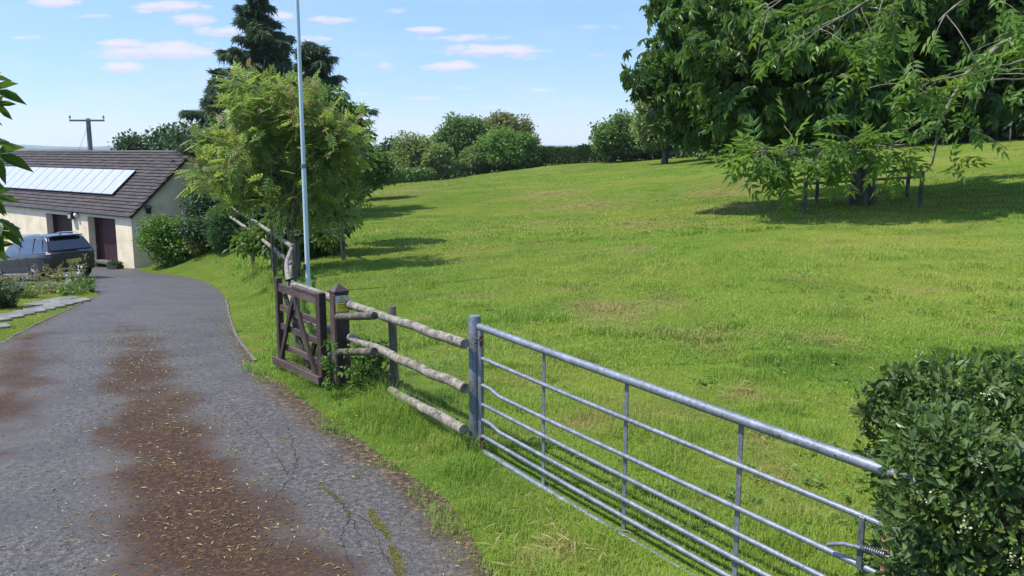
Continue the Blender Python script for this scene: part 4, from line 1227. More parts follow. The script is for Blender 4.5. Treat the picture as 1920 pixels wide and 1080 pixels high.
def sup(x, pts):  # interpolate station tables smoothly
    X = [p[0] for p in pts]; return np.interp(x, X, [p[1] for p in pts])
def car_half_w(x): return sup(x, [(-2.47, .80), (-2.3, .92), (-1.9, .985), (-1.0, 1.0), (1.2, .99), (1.9, .96), (2.25, .86), (2.46, .66)])
def car_belt(x): return sup(x, [(-2.47, 1.00), (-2.3, 1.10), (-1.8, 1.13), (0, 1.08), (.9, 1.05), (1.6, 1.02), (2.1, .95), (2.35, .84), (2.46, .70)])
def car_bot(x): return sup(x, [(-2.47, .46), (-2.3, .36), (-1.9, .27), (1.9, .25), (2.3, .32), (2.46, .42)])
def car_section(x):
    w, b, z0 = car_half_w(x), car_belt(x), car_bot(x)
    prof = [(0, z0), (.70, z0), (.93, z0 + .05), (.985, z0 + .16), (.975, z0 + (b - z0) * .42), (1.0, z0 + (b - z0) * .66), (.985, z0 + (b - z0) * .84), (.945, b - .025), (.86, b + .012), (.45, b + .035), (0, b + .042)]
    return [(x, y * w, z) for y, z in prof]
def side_y(x, z):
    s = car_section(x)[3:8]; return float(np.interp(z, [p[2] for p in s], [p[1] for p in s]))
# cabin: side glass plane leans in
def cab(z, x):
    t = (z - 1.05) / .68
    w = (.93 - .22 * t) * sup(x, [(-2.4, .90), (-1.6, .98), (0, 1.0), (.8, .97), (1.3, .93)]); return w
def boolean_cut(o, cutters):
    for c in cutters:
        md = o.modifiers.new('cut', 'BOOLEAN'); md.operation = 'DIFFERENCE'; md.object = c; md.solver = 'EXACT'
    bpy.context.view_layer.update()
    me = bpy.data.meshes.new_from_object(o.evaluated_get(bpy.context.evaluated_depsgraph_get()))
    me.name = o.name; o.modifiers.clear(); old = o.data; o.data = me
    for c in cutters: bpy.data.objects.remove(c, do_unlink=True)
WX = (-1.47, 1.45); WR = .375
def make_car(label, loc, yaw, paint, group, tail=True):
    car = thing('parked_car', label, 'car', loc, yaw, group)
    def cpart(name, mb, mat, parent=car, smooth=True, auto=35): return mb.build(name, M[mat] if isinstance(mat, str) else mat, parent, smooth=smooth, auto=auto)
    xs = np.concatenate([[-2.47, -2.42, -2.3], np.arange(-2.1, 2.2, .15), [2.25, 2.36, 2.44, 2.46]])
    V = []; F = []
    for x in xs:
        s = car_section(x); V += s + [(p[0], -p[1], p[2]) for p in s[1:-1]][::-1]
    m = 11 + 9
    for i in range(len(xs) - 1):
        for k in range(m): a = i * m + k; b_ = i * m + (k + 1) % m; F.append((a, b_, b_ + m, a + m))
    F.append(tuple(range(m - 1, -1, -1))); F.append(tuple((len(xs) - 1) * m + k for k in range(m)))
    body = cpart('body', MB().add(V, F), paint)
    cut = []
    for x in WX:
        for s in (-1, 1): cut.append(MB().lathe([(.45, -.16), (.45, .3)], 28, (x, s * .93, .385), 'y').build('cutter', None, None))
    # cutters live in car space
    for c in cut: c.parent = car
    bpy.context.view_layer.update()
    boolean_cut(body, cut)
    # cabin shell
    prof = [(-2.36, 1.08), (-2.16, 1.45), (-2.02, 1.62), (-1.7, 1.715), (-1.0, 1.765), (-.2, 1.765), (.2, 1.72), (.75, 1.45), (1.36, 1.05)]
    V = []; F = []
    for x, z in prof:
        for y in (0, .55, .82, .96, 1.0):
            yy = y * cab(z, x); zz = z - .03 * y ** 4 - (.02 if y == 1.0 else 0); V.append((x, yy, zz))
    for x, z in prof: V.append((x, cab(1.04, x) + .012, 1.04))
    n5 = len(prof)
    for i in range(n5 - 1):
        for k in range(4): a = i * 5 + k; F.append((a, a + 5, a + 6, a + 1))
        a = i * 5 + 4; F.append((a, a + 5, n5 * 5 + i + 1, n5 * 5 + i))
    V2 = [(x, -y, z) for x, y, z in V]; b0 = len(V)
    F2 = [tuple(i + b0 for i in f[::-1]) for f in F]
    cpart('cabin', MB().add(V + V2, F + F2), paint, auto=40)
    # side windows: front, rear, quarter
    for s in (1, -1):
        for (x0, x1, xt0, xt1) in ((-.32, 1.02, -.30, .22), (-1.32, -.40, -1.28, -.36), (-2.0, -1.40, -1.86, -1.36)):
            zb, ztp = 1.10, 1.64
            if xt0 < -1.8: ztp = 1.56
            def sp(x, z): return (x, s * (np.interp(z, [1.04, 1.765], [cab(1.04, x), cab(1.72, x)]) + .012), z)
            q = [sp(x0, zb), sp(x1, zb), sp(xt1, ztp), sp(xt0, ztp)]
            q2 = [(x, y - s * .02, z) for x, y, z in q]
            f = [(0, 1, 2, 3), (7, 6, 5, 4)] + [(i, i + 4, (i + 1) % 4 + 4, (i + 1) % 4) for i in range(4)]
            cpart('side_window', MB().add(q + q2, f), 'car_glass', smooth=False)
    for (pa, pb, w0, w1, nm) in (((-2.335, 1.13), (-2.07, 1.57), .74, .62, 'rear_window'), ((1.27, 1.11), (.28, 1.67), .80, .64, 'windscreen')):
        nx_, nz_ = (pb[1] - pa[1]), -(pb[0] - pa[0]); L_ = math.hypot(nx_, nz_); sgn_ = -1 if nm == 'rear_window' else 1
        ox, oz = sgn_ * abs(nx_) / L_ * .016, abs(nz_) / L_ * .016
        V = [(pa[0] + ox, -w0, pa[1] + oz), (pa[0] + ox, w0, pa[1] + oz), (pb[0] + ox, w1, pb[1] + oz), (pb[0] + ox, -w1, pb[1] + oz)]
        V += [(x - ox, y, z - oz) for x, y, z in V]
        cpart(nm, MB().add(V, [(0, 1, 2, 3), (7, 6, 5, 4)] + [(i, i + 4, (i + 1) % 4 + 4, (i + 1) % 4) for i in range(4)]), 'car_glass', smooth=False)
    cpart('spoiler', MB().box((-2.09, 0, 1.655), (.26, 1.16, .045), bevel=.015), paint, smooth=False)
    cpart('roof_aerial', MB().box((-1.75, 0, 1.765), (.16, .05, .08), taper=.4), paint, smooth=False)
    for s in (1, -1):
        cpart('roof_rail', MB().tube([(-1.75, s * .66, 1.715), (-1.6, s * .665, 1.77), (-.3, s * .67, 1.80), (.1, s * .66, 1.745)], .018, 8), 'rim')
        # doors, slightly proud of the body side
        for x0, x1 in ((-1.05, -.38), (-.35, .95)):
            V = []; F = []; zs = np.linspace(.44, 1.03, 6); xx = np.linspace(x0, x1, 5)
            for z in zs:
                for x in xx: V.append((x, s * (side_y(x, z) + .006), z))
            for z in zs:
                for x in xx: V.append((x, s * (side_y(x, z) - .02), z))
            for i in range(5):
                for j in range(4): a = i * 5 + j; F.append((a, a + 1, a + 6, a + 5))
            rim_ = [j for j in range(5)] + [i * 5 + 4 for i in range(1, 6)] + [25 + j for j in range(3, -1, -1)] + [i * 5 for i in range(4, 0, -1)]
            for i in range(len(rim_)): a, b_ = rim_[i], rim_[(i + 1) % len(rim_)]; F.append((a, a + 30, b_ + 30, b_))
            d = cpart('door', MB().add(V, F), paint)
            xh = x0 + .16; cpart('handle', MB().box((xh, s * (side_y(xh, .93) + .016), .93), (.18, .022, .03), bevel=.008), paint, d, False)
        mr = MB(); mr.box((.88, s * 1.07, 1.12), (.13, .22, .15), bevel=.04); mr.box((.90, s * .955, 1.07), (.08, .12, .05)); cpart('mirror', mr, paint, smooth=False)
        sk = MB(); sk.box((0, s * .965, .30), (2.05, .06, .07), bevel=.015); cpart('sill', sk, 'rim', smooth=False)
        cpart('tail_light', MB().box((-2.33, s * .74, .985), (.20, .30, .085), Matrix.Rotation(s * .55, 3, 'Z'), bevel=.015), 'tail_red', smooth=False)
        cpart('headlight', MB().box((2.30, s * .68, .78), (.22, .34, .09), Matrix.Rotation(-s * .55, 3, 'Z'), bevel=.02), 'head_clear', smooth=False)
    bm_ = MB(); bm_.box((-2.44, 0, .43), (.10, 1.50, .20), bevel=.04); cpart('rear_bumper', bm_, 'trim', smooth=False)
    bm_ = MB(); bm_.box((2.43, 0, .50), (.08, 1.1, .22), bevel=.03); cpart('grille', bm_, 'trim', smooth=False)
    cpart('tail_strip', MB().box((-2.455, 0, .985), (.03, 1.22, .05), bevel=.008), 'trim', smooth=False)
    npl = cpart('number_plate', MB().box((-2.475, 0, .70), (.014, .54, .125), bevel=.004), 'plate_yellow', smooth=False)
    tx = MB()
    for k, y in enumerate((-.20, -.135, -.07, -.005, .085, .15, .215)):
        tx.box((-2.4835, y, .70 + .012 * ((k % 3) - 1)), (.002, .016, .074 - .02 * (k % 2))); 
        if k % 2: tx.box((-2.4835, y + .016, .70 + .02), (.002, .018, .014))
    cpart('lettering', tx, 'sign_black', npl, False)
    for x in WX:
        for s in (1, -1):
            w = cpart('wheel', MB().lathe([(.30, -.10), (.31, .0), (.30, .04)], 24, (x, s * .86, WR), 'y'), 'trim')
            cpart('tyre', MB().lathe([(.27, -.125), (.34, -.125), (.37, -.09), (.375, 0), (.37, .09), (.34, .125), (.285, .125), (.27, .10)], 28, (x, s * .86, WR), 'y'), 'tyre', w)
            rm = MB(); rm.lathe([(.265, .10), (.287, .127), (.292, .122)], 28, (x, s * .86, WR), 'y') if s > 0 else rm.lathe([(.265, -.10), (.287, -.127), (.292, -.122)], 28, (x, s * .86, WR), 'y')
            rm = MB()
            for k in range(28):
                a0, a1 = 2 * math.pi * k / 28, 2 * math.pi * (k + 1) / 28; yv = s * .86 + s * .122
                rm.add([(x + r_ * math.cos(a), yv, WR + r_ * math.sin(a)) for a in (a0, a1) for r_ in (.262, .290)], [(0, 1, 3, 2)])
            for k in range(5):
                for dlt in (-.16, .16):
                    a = 2 * math.pi * k / 5 + .3
                    rm.bar((x + .03 * math.cos(a), s * .965, WR + .03 * math.sin(a)), (x + .275 * math.cos(a + dlt), s * .975, WR + .275 * math.sin(a + dlt)), .03, .03, up=(0, 1, 0))
            rm.lathe([(.055, -.02), (.05, .02)], 12, (x, s * .965, WR), 'y'); cpart('rim', rm, 'rim', w, False)
    return car
yaw = math.atan2(.58, -.81)
CX, CY = None, None
def car_loc(x, y): 
    f = np.array([math.cos(yaw), math.sin(yaw)]); za, zb = ground(x + f[0] * 1.45, y + f[1] * 1.45), ground(x - f[0] * 1.47, y - f[1] * 1.47)
    return (x, y, (za + zb) / 2 + .004), -math.atan2(za - zb, 2.92)
_w = G(74, 527); _f = np.array([math.cos(yaw), math.sin(yaw)]); _l = np.array([-_f[1], _f[0]])
CX, CY = _w[:2] + .95 * (1.47 * _f - .86 * _l)
l_, p_ = car_loc(CX, CY)
car = make_car('blue grey SUV with yellow rear number plate parked before the garage doors', l_, yaw, M['car_paint'], 'cars parked by the garage')
car.rotation_euler = (0, p_, yaw); car.scale = (.95, .95, .93)
l_, p_ = car_loc(-23.9, 36.6)
car2 = make_car('dark blue car mostly hidden behind hanging leaves at the photo edge', l_, yaw + .05, M['car_paint_blue'], 'cars parked by the garage')
car2.rotation_euler = (0, p_, yaw + .05); car2.scale = (.92, .92, .92)
# ------------------------------------------------------------------ trees and shrubs
def E(base, px, py, d, wpx, hpx, ry=None):
    c = at_depth(px, py, d) - base; rx = wpx / FPX * d; rz = hpx / FPX * d
    return (c[0], c[1], c[2], rx, ry if ry else rx, rz)

P7 = T_palm(7); P5 = T_palm(5); KT = T_kite(); KW = T_kite(.36, .5); PN = T_pinn(4); PN6 = T_pinn(4, .165, .12, .40); OV = T_oval()

# big horse chestnut in the field
b = TREE_R
t = make_tree('chestnut_tree', 'large dark spreading horse chestnut in the field within a rail guard', b,
    [E(b, 1590, 110, 30.2, 380, 140, 8.0), E(b, 1625, -120, 31, 380, 260, 7.4), E(b, 1440, 205, 29.5, 160, 70, 5), E(b, 1790, 130, 30.5, 190, 85, 5), E(b, 1335, 190, 31, 95, 85, 4), E(b, 1370, 40, 30.5, 120, 80, 4)],
    280, .95, 88, P7, .36, 'leaf_chestnut', trunk_r=.40, h_fork=1.9, seed=4, nlimb=42, droop=.9, up=.45, inner=.25, fill=.3, zmin=2.75)
# its guard of posts and rails
tg = thing('tree_guard', 'dark post and rail guard standing around the chestnut trunk', 'fence', (b[0], b[1], b[2]))
cs = []
for px, d in ((1507, 29.3), (1724, 29.0), (1700, 32.6), (1530, 32.8)):
    g = on_ground(px, d); cs.append(g)
    z1 = g[2] + 1.22
    MB().tube([(g[0], g[1], g[2] - .2), (g[0] + .02, g[1], z1)], .07, 9, jit=.1).build('post', M['bark'], tg, world=True)
for i in range(4):
    a, c = cs[i], cs[(i + 1) % 4]
    MB().tube([(a[0], a[1], a[2] + 1.02), (c[0], c[1], c[2] + 1.02)], .045, 8, jit=.1).build('rail', M['old_post'], tg, world=True)

# young pinnate tree by the log fence, several stems
b = on_ground(527, 21.0)
t = thing('pinnate_tree', 'multi-stemmed yellow green tree with long drooping leaflets and pinkish tips by the log fence', 'tree', b)
rg = np.random.default_rng(8)
ells = [E(b, 530, 300, 21, 90, 80, 1.6), E(b, 455, 290, 21, 70, 60, 1.3), E(b, 610, 285, 21.5, 60, 80, 1.3), E(b, 495, 200, 21.3, 55, 45, 1.1), E(b, 575, 205, 21.3, 50, 45, 1.0), E(b, 425, 345, 21, 55, 40, 1.0), E(b, 600, 370, 21, 60, 60, 1.1),
        E(b, 640, 270, 21, 36, 60, .8), E(b, 468, 165, 21.2, 22, 24, .5), E(b, 530, 385, 21, 70, 40, 1.1), E(b, 590, 420, 21.5, 50, 36, .9), E(b, 655, 215, 21.3, 22, 40, .5), E(b, 405, 265, 21, 30, 30, .6)]
cl = crown_clumps(ells, 150, .27, rg, .35)
pa_ = [crown_leaves(cl, 16, PN6, .34, rg, -.05, 1.1, .5, .2)]
leaf_object('crown', pa_, M['leaf_heaven'], t)
top = cl[np.argsort(-cl[:, 2] - .25 * (cl[:, 0] > -9))[:45]]
sel = cl[(rg.random(len(cl)) < .5) & (cl[:, 2] > 2.3)].copy(); sel[:, 2] += .20
leaf_object('young_leaves', [crown_leaves(sel, 6, PN6, .25, rg, .5, 1.0, .25, .2)], M['leaf_tip'], t)
mb = MB()
for k, (px, dx) in enumerate(((511, -.1), (528, .0), (541, .1), (549, .2))):
    g = at_depth(px + 4, 492, 21) - b; g[2] = -.15
    e = cl[rg.integers(len(cl)), :3]
    m1 = at_depth(px - 2, 420, 21) - b; m2 = at_depth(px - 12 + 14 * k, 330, 21) - b
    mb.tube([g, .5 * (g + m1) + rg.normal(size=3) * .03, m1, .5 * (m1 + m2) + rg.normal(size=3) * .04, m2, m2 + np.array([.1 * k - .1, 0, .9])], [.035, .033, .030, .024, .018, .008], 7)
    for c in cl[rg.choice(len(cl), 14)]:
        mb.tube(bez(m1 + (m2 - m1) * rg.random(), (m2 + c[:3]) / 2 + np.array([0, 0, -.1]), c[:3], 5), np.linspace(.014, .004, 5), 4)
mb.build('trunk', M['bark_ash'], t, smooth=True)

gb = on_ground(641, 23.0)
tg2 = thing('tree_guard', 'small dark post and rail guard beside the pinnate tree, behind the mast', 'fence', gb)
for px, d, py in ((640, 23.0, 418), (556, 22.6, 432), (600, 26.5, 425)):
    g = on_ground(px + 5, d); tpt = at_depth(px, py, d)
    MB().tube([(g[0], g[1], g[2] - .2), tuple(tpt)], .062, 10, jit=.1).build('post', M['old_post'], tg2, world=True, smooth=True, auto=45)
for a_, c_ in ((at_depth(652, 429, 22.9), at_depth(545, 444, 22.5)), (at_depth(648, 431, 23.1), at_depth(596, 437, 26.4))):
    MB().tube(bez(a_, (a_ + c_) / 2, c_, 5), .052, 10, jit=.1).build('rail', M['old_post'], tg2, world=True, smooth=True, auto=45)

# dark conifers behind
def conifer(name, label, base, h, rbot, n, seed, group, lean=.0, fan=1.0, spr=1.0, zlo=.10):
    rg = np.random.default_rng(seed); t = thing(name, label, 'tree', base, 0, group)
    pos = []; dr = []; sz = []; mb = MB()
    mb.tube([(0, 0, -.3), (0, 0, h * .5), (lean, 0, h)], [h * .022, h * .013, .02], 8)
    nb = n
    for k in range(nb):
        f = (k + rg.random()) / nb; z = h * (zlo + (1 - zlo) * f ** .9)
        a = rg.random() * 2 * math.pi; L = rbot * (1 - f) ** .95 * (.22 + 1.05 * rg.random() ** 1.8) * (.7 + .45 * float(vnoise(a * 1.1 + seed, z * .8))) + .18
        tip = np.array([math.cos(a) * L, math.sin(a) * L * fan, z + L * (.45 - .55 * rg.random())])
        a0 = np.array([lean * z / h, 0, z]); mid = (a0 + tip) / 2 + np.array([0, 0, .12 * L])
        P = bez(a0, mid, tip, 6); mb.tube(P, np.linspace(.012 + .012 * L, .006, 6), 4)
        m = int(16 + 36 * L)
        tt = .15 + .85 * rg.random(m) ** .7
        q = (1 - tt)[:, None] ** 2 * a0 + 2 * (tt * (1 - tt))[:, None] * mid + (tt ** 2)[:, None] * tip
        side = np.array([-math.sin(a), math.cos(a), 0])
        off = rg.normal(size=m) * .16 * L * (1.1 - tt)
        q = q + side * off[:, None]; q[:, 2] -= np.abs(off) * .35
        pos.append(q)
        d = np.array([math.cos(a), math.sin(a), 0]) * .75 + side * np.sign(off)[:, None] * .5 + np.array([0, 0, -.75]) + rg.normal(size=(m, 3)) * .3
        dr.append(d); sz.append((.26 + .42 * rg.random(m)) * spr)
    pos = np.vstack(pos); dr = np.vstack(dr); sz = np.concatenate(sz)
    nr = rg.normal(size=pos.shape) * .6 + np.array([0, 0, .6])
    spray = compound([((0, 0, 0), 0, 1., .06, .25, .45), ((0, .2, 0), .7, .55, .07, .25, .45), ((0, .2, 0), -.7, .55, .07, .25, .45), ((0, .5, 0), .6, .4, .07, .2, .45), ((0, .5, 0), -.6, .4, .07, .2, .45)])
    leaf_object('crown', [place(spray, pos, dr, nr, sz, rg=rg)], M['needle'], t)
    mb.build('trunk', M['bark'], t, smooth=True)
    return t
b = on_ground(503, 42); topz_ = at_depth(503, -25, 42)[2]
conifer('conifer_tree', 'tallest dark blue-green conifer with ragged drooping boughs behind the pinnate tree', b, topz_ - b[2], 4.5, 270, 31, 'dark conifers behind the drive bank', .15)
b = on_ground(598, 46); topz_ = at_depth(598, 78, 46)[2]
conifer('conifer_tree', 'shorter broad dark conifer to the right of the tallest one', b, topz_ - b[2], 3.7, 170, 32, 'dark conifers behind the drive bank', -.1, zlo=.48)
b = on_ground(430, 44); topz_ = at_depth(430, 150, 44)[2]
conifer('conifer_tree', 'low wide dark conifer leaning out left of the tallest one', b, topz_ - b[2], 2.8, 130, 33, 'dark conifers behind the drive bank', -.6)

def bush(name, label, px, d, boxes, n, r, per, tmpl, size, leaf, seed, group=None, cat='shrub', **k):
    b = on_ground(px, d)
    if k.get('foot'): b = G(px, k['foot']); d = b[1]
    return make_tree(name, label, b, [E(b, x, y, d + dd, w, h, k.get('ry')) for x, y, w, h, dd in boxes], n, r, per, tmpl, size, leaf, trunk_r=k.get('tr', .05), h_fork=.2, seed=seed, group=group, cat=cat, nlimb=k.get('nl', 10), crown='foliage', trunk='stem', inner=k.get('inner', .2), fill=k.get('fill', .4), droop=k.get('droop', .2), zmin=.12, sides=5)
GS = 'shrubs on the bank beside the garage'
bush('round_bush', 'bright green rounded bush against the garage gable', 312, 34.0, ((314, 450, 40, 38, 0), (302, 432, 30, 24, 0), (332, 468, 32, 24, 0)), 90, .36, 95, KT, .14, 'leaf_bright', 51, GS, foot=498)
bush('tall_shrub', 'tall dark green shrub between garage gable and round bush', 392, 36.5, ((402, 355, 34, 50, 0), (385, 412, 30, 40, 0), (412, 400, 32, 60, 0)), 120, .5, 90, KT, .16, 'leaf_blue', 52, GS)
bush('round_shrub', 'neat dome of blue-green shrub on the grass bank', 433, 28.5, ((433, 420, 35, 42, 0), (432, 442, 34, 24, 0)), 110, .27, 110, T_kite(.14, .5), .17, 'leaf_teal', 53, GS, droop=-.2, foot=464)
bush('low_shrub', 'low yellowish shrub at the foot of the bank bushes', 378, 32, ((378, 458, 22, 14, 0), (385, 466, 22, 8, 0)), 34, .25, 70, KT, .12, 'leaf_yellow', 54, GS, foot=474)
bush('dark_shrub', 'dark low shrub under the shade of the tall shrub', 405, 34, ((408, 440, 30, 30, 0), (372, 435, 26, 26, 0)), 40, .35, 80, KT, .14, 'leaf_dark', 55, GS, foot=468)
bush('laurel_bush', 'dark leafy bush below the right side of the pinnate tree', 600, 24.5, ((600, 425, 50, 50, 0), (625, 370, 38, 50, 0), (550, 440, 48, 45, 0), (490, 445, 36, 32, 1.0), (640, 330, 25, 50, .5)), 150, .34, 70, T_kite(.2, .45), .22, 'leaf_mid', 56, droop=.7)
bush('leafy_tree', 'mid green tree with hanging leaves between pinnate tree and field edge', 625, 27, ((625, 250, 46, 75, 0), (650, 235, 28, 50, 0), (585, 200, 45, 40, 0)), 90, .42, 70, T_kite(.2, .45), .26, 'leaf_mid', 57, cat='tree', droop=.9, tr=.09, nl=16)
bush('bank_tree', 'mid green tree filling the gap left of the pinnate tree', 418, 38, ((415, 300, 38, 50, 0), (440, 255, 40, 45, 0), (400, 355, 32, 40, 0)), 100, .45, 80, KT, .2, 'leaf_mid', 58, cat='tree', tr=.1, nl=16)
bush('weed_clump', 'dark nettle clump growing at the foot of the brown gate post', 690, 9.0, ((690, 735, 45, 20, 0), (665, 745, 30, 16, -.1), (715, 740, 30, 16, 0)), 34, .07, 34, T_kite(.3, .35), .055, 'leaf_mid', 59, cat='weeds', tr=.006, ry=.2)
bush('weed_clump', 'small leafy weeds sprouting at the bottom of the timber gate stile', 622, 9.0, ((622, 720, 10, 26, 0), (616, 735, 12, 14, 0)), 10, .05, 22, T_kite(.3, .35), .05, 'leaf_bright', 60, cat='weeds', tr=.005, ry=.06)

# field-edge trees and hedges
GT = 'trees along the far field edge'
def far_tree(label, px, d, boxes, n, r, per, size, leaf, seed, tr=.2, nl=14, name='field_tree', **k):
    b = on_ground(px, d); n = int(n * 1.25); r = r * .78; size = size * .78; per = int(per * 1.15)
    return make_tree(name, label, b, [E(b, x, y, d, w, h, k.get('ry')) for x, y, w, h in boxes], n, r, per, KW, size, leaf, trunk_r=tr, h_fork=.8, seed=seed, group=GT, nlimb=nl, zmin=.35, fill=.3, sides=6)
far_tree('mid green bushy tree at the left end of the field hedge', 672, 55, ((672, 312, 38, 36), (700, 318, 28, 26), (655, 290, 22, 30)), 80, .8, 80, .30, 'leaf_mid', 71)
far_tree('narrow dark tree behind the left end of the field', 733, 130, ((733, 292, 22, 28), (728, 310, 22, 16)), 60, 1.2, 80, .5, 'leaf_dark', 72)
far_tree('broad pale green tree at the field edge', 785, 100, ((785, 292, 44, 34), (765, 300, 30, 26), (810, 305, 30, 22)), 110, 1.2, 90, .42, 'leaf_pale', 73)
far_tree('yellowish bush between pale tree and tall round tree', 822, 96, ((822, 300, 20, 24),), 40, .9, 80, .4, 'leaf_pale', 74)
far_tree('tall round dark topped tree with pale trunk', 862, 114, ((866, 255, 34, 36), (858, 285, 28, 34), (838, 262, 20, 20)), 110, 1.2, 90, .42, 'leaf_mid', 75, tr=.32)
far_tree('yellowish olive crowned tree behind the bright round bush', 945, 120, ((945, 245, 46, 36), (920, 275, 36, 32), (975, 260, 26, 28)), 120, 1.25, 85, .42, 'leaf_olive', 76, tr=.35)
far_tree('bright green rounded tree in front of the olive tree', 950, 103, ((952, 280, 52, 36), (925, 295, 36, 24), (985, 296, 30, 22)), 150, 1.15, 95, .40, 'leaf_bright', 77, tr=.25)
far_tree('small yellow green sapling beside the bright round tree', 893, 102, ((893, 296, 22, 22), (880, 305, 20, 14)), 40, .8, 80, .35, 'leaf_pale', 78)
far_tree('dense round bush standing in the hedge line before the big chestnut', 1180, 94, ((1180, 252, 60, 36), (1150, 258, 40, 26), (1215, 262, 34, 30)), 150, 1.15, 90, .40, 'leaf_mid', 79)
far_tree('tall pale leafy tree left behind the big chestnut', 1245, 78, ((1245, 200, 46, 58), (1275, 170, 46, 45), (1225, 235, 34, 40), (1290, 235, 40, 50)), 170, 1.1, 90, .36, 'leaf_pale', 80, tr=.3)
GW = 'dark wood behind the chestnut'
for k, (px, d, w, h, cy, leaf, lab) in enumerate(((1380, 70, 90, 90, 190, 'leaf_mid', 'wood tree behind the left limbs of the chestnut'), (1530, 66, 100, 110, 170, 'leaf_dark', 'wood tree directly behind the chestnut trunk'), (1680, 64, 100, 110, 160, 'leaf_mid', 'wood tree behind the right limbs of the chestnut'),
        (1800, 62, 90, 115, 145, 'leaf_dark', 'wood tree right of the chestnut, left of the last two'), (1900, 60, 90, 120, 130, 'leaf_mid', 'wood tree over the fence at the right edge of the field'), (2010, 56, 110, 140, 100, 'leaf_dark', 'wood tree beyond the right edge of the field'), (1740, 82, 150, 150, 90, 'leaf_dark', 'tallest dark wood tree rearmost behind the chestnut'))):
    b = on_ground(px, d)
    t = make_tree('wood_tree', lab, b, [E(b, px, cy, d, w, h), E(b, px, cy + 60, d - 1, w * 1.05, h * .55)], 120, 1.15, 75, KW, .42, leaf, trunk_r=.3, h_fork=1.0, seed=90 + k, group=GW, nlimb=18, zmin=.4, fill=.3, sides=6)

def hedge_line(name, label, pts, h, w, n, size, leaf, seed, group=None, cat='hedge'):
    rg = np.random.default_rng(seed); P = np.array(pts)[:, :2]; d = resample(P, 0)
    b = np.array([P[0, 0], P[0, 1], ground(*P[0])]); t = thing(name, label, cat, b, 0, group)
    s = rg.random(n) * d[-1]; C = np.stack([np.interp(s, d, P[:, i]) for i in (0, 1)], -1)
    k = np.clip(np.searchsorted(d, s) - 1, 0, len(P) - 2); dr = unit(P[k + 1] - P[k]); nn = np.stack([-dr[:, 1], dr[:, 0]], -1)
    a = rg.random(n) * math.pi; bump = .78 + .45 * fbm(s * .6, s * 0 + seed, 3)
    rr = (.72 + .3 * rg.random(n)) * bump
    lat = np.cos(a) * w * .5 * rr; up = np.minimum(1, np.sin(a) * 1.25) * h * rr
    xy = C + nn * lat[:, None]; pos = np.stack([xy[:, 0], xy[:, 1], H(C[:, 0], C[:, 1]) + .1 + up], -1) - b
    dirs = np.stack([nn[:, 0] * np.cos(a), nn[:, 1] * np.cos(a), np.sin(a)], -1) + rg.normal(size=(n, 3)) * .6
    nr = rg.normal(size=(n, 3)) * .6 + np.array([0, 0, .7])
    leaf_object('foliage', [place(KW, pos, dirs, nr, size * (.7 + .6 * rg.random(n)), rg=rg)], M[leaf], t)
    mb = MB()
    for q in np.arange(.5, d[-1], 1.2):
        c = np.array([np.interp(q, d, P[:, i]) for i in (0, 1)]); g = ground(*c)
        mb.tube([(c[0] - b[0], c[1] - b[1], g - .1 - b[2]), (c[0] - b[0] + rg.normal() * .2, c[1] - b[1] + rg.normal() * .2, g + h * .8 - b[2])], [.05, .02], 4)
    mb.build('stem', M['twig'], t)
    return t
hp = [on_ground(px, d) for px, d in ((1012, 104), (1100, 100), (1200, 96), (1300, 92), (1400, 86), (1480, 80))]
hedge_line('field_hedge', 'long clipped dark hedge along the top of the field', hp, 1.75, 2.2, 26000, .30, 'leaf_dark', 120)
hp = [on_ground(px, d) for px, d in ((1480, 78), (1600, 72), (1700, 68), (1800, 64), (1900, 61), (2040, 56))]
hedge_line('field_hedge', 'dark undergrowth hedge under the wood at the upper right of the field', hp, 2.4, 2.6, 22000, .32, 'leaf_dark', 121)
hp = [on_ground(px, d) for px, d in ((655, 62), (700, 74), (760, 88), (820, 98), (900, 106))]
hedge_line('field_hedge', 'low rough scrub strip along the left end of the field', hp, 1.5, 2.5, 16000, .30, 'leaf_mid', 122)
GB_ = 'trees behind the garage'
for k, (px, d, w, h, cy) in enumerate(((262, 85, 34, 12, 272), (318, 80, 36, 20, 266), (350, 72, 24, 24, 270))):
    b = on_ground(px, d)
    make_tree('garden_tree', ('dark low tree crown showing just over the garage ridge', 'dark tree crown above the right end of the garage ridge', 'dark tree crown between garage ridge and bank trees')[k], b, [E(b, px, cy, d, w, h), E(b, px, cy + 40, d, w, 45)], 70, .9, 70, KW, .34, 'leaf_dark', trunk_r=.2, h_fork=1, seed=130 + k, group=GB_, nlimb=10, zmin=.4, sides=6)

# wood fence posts under the trees on the right
GP_ = 'old fence posts below the wood'
for k, (px, d) in enumerate(((1792, 60), (1893, 57), (1690, 63))):
    g = on_ground(px, d)
    p = thing('fence_post', ('grey fence post under the wood, between chestnut and picture edge', 'grey fence post nearest the right end of the wood', 'grey fence post seen just right of the chestnut guard')[k], 'post', g, 0, GP_)
    MB().tube([(0, 0, -.2), (.02, 0, 1.1)], .06, 8, jit=.1).build('shaft', M['utility_wood'], p); MB().tube([(.02, 0, 1.1), (.021, 0, 1.13)], [.06, .035], 8).build('tip', M['old_post'], p)

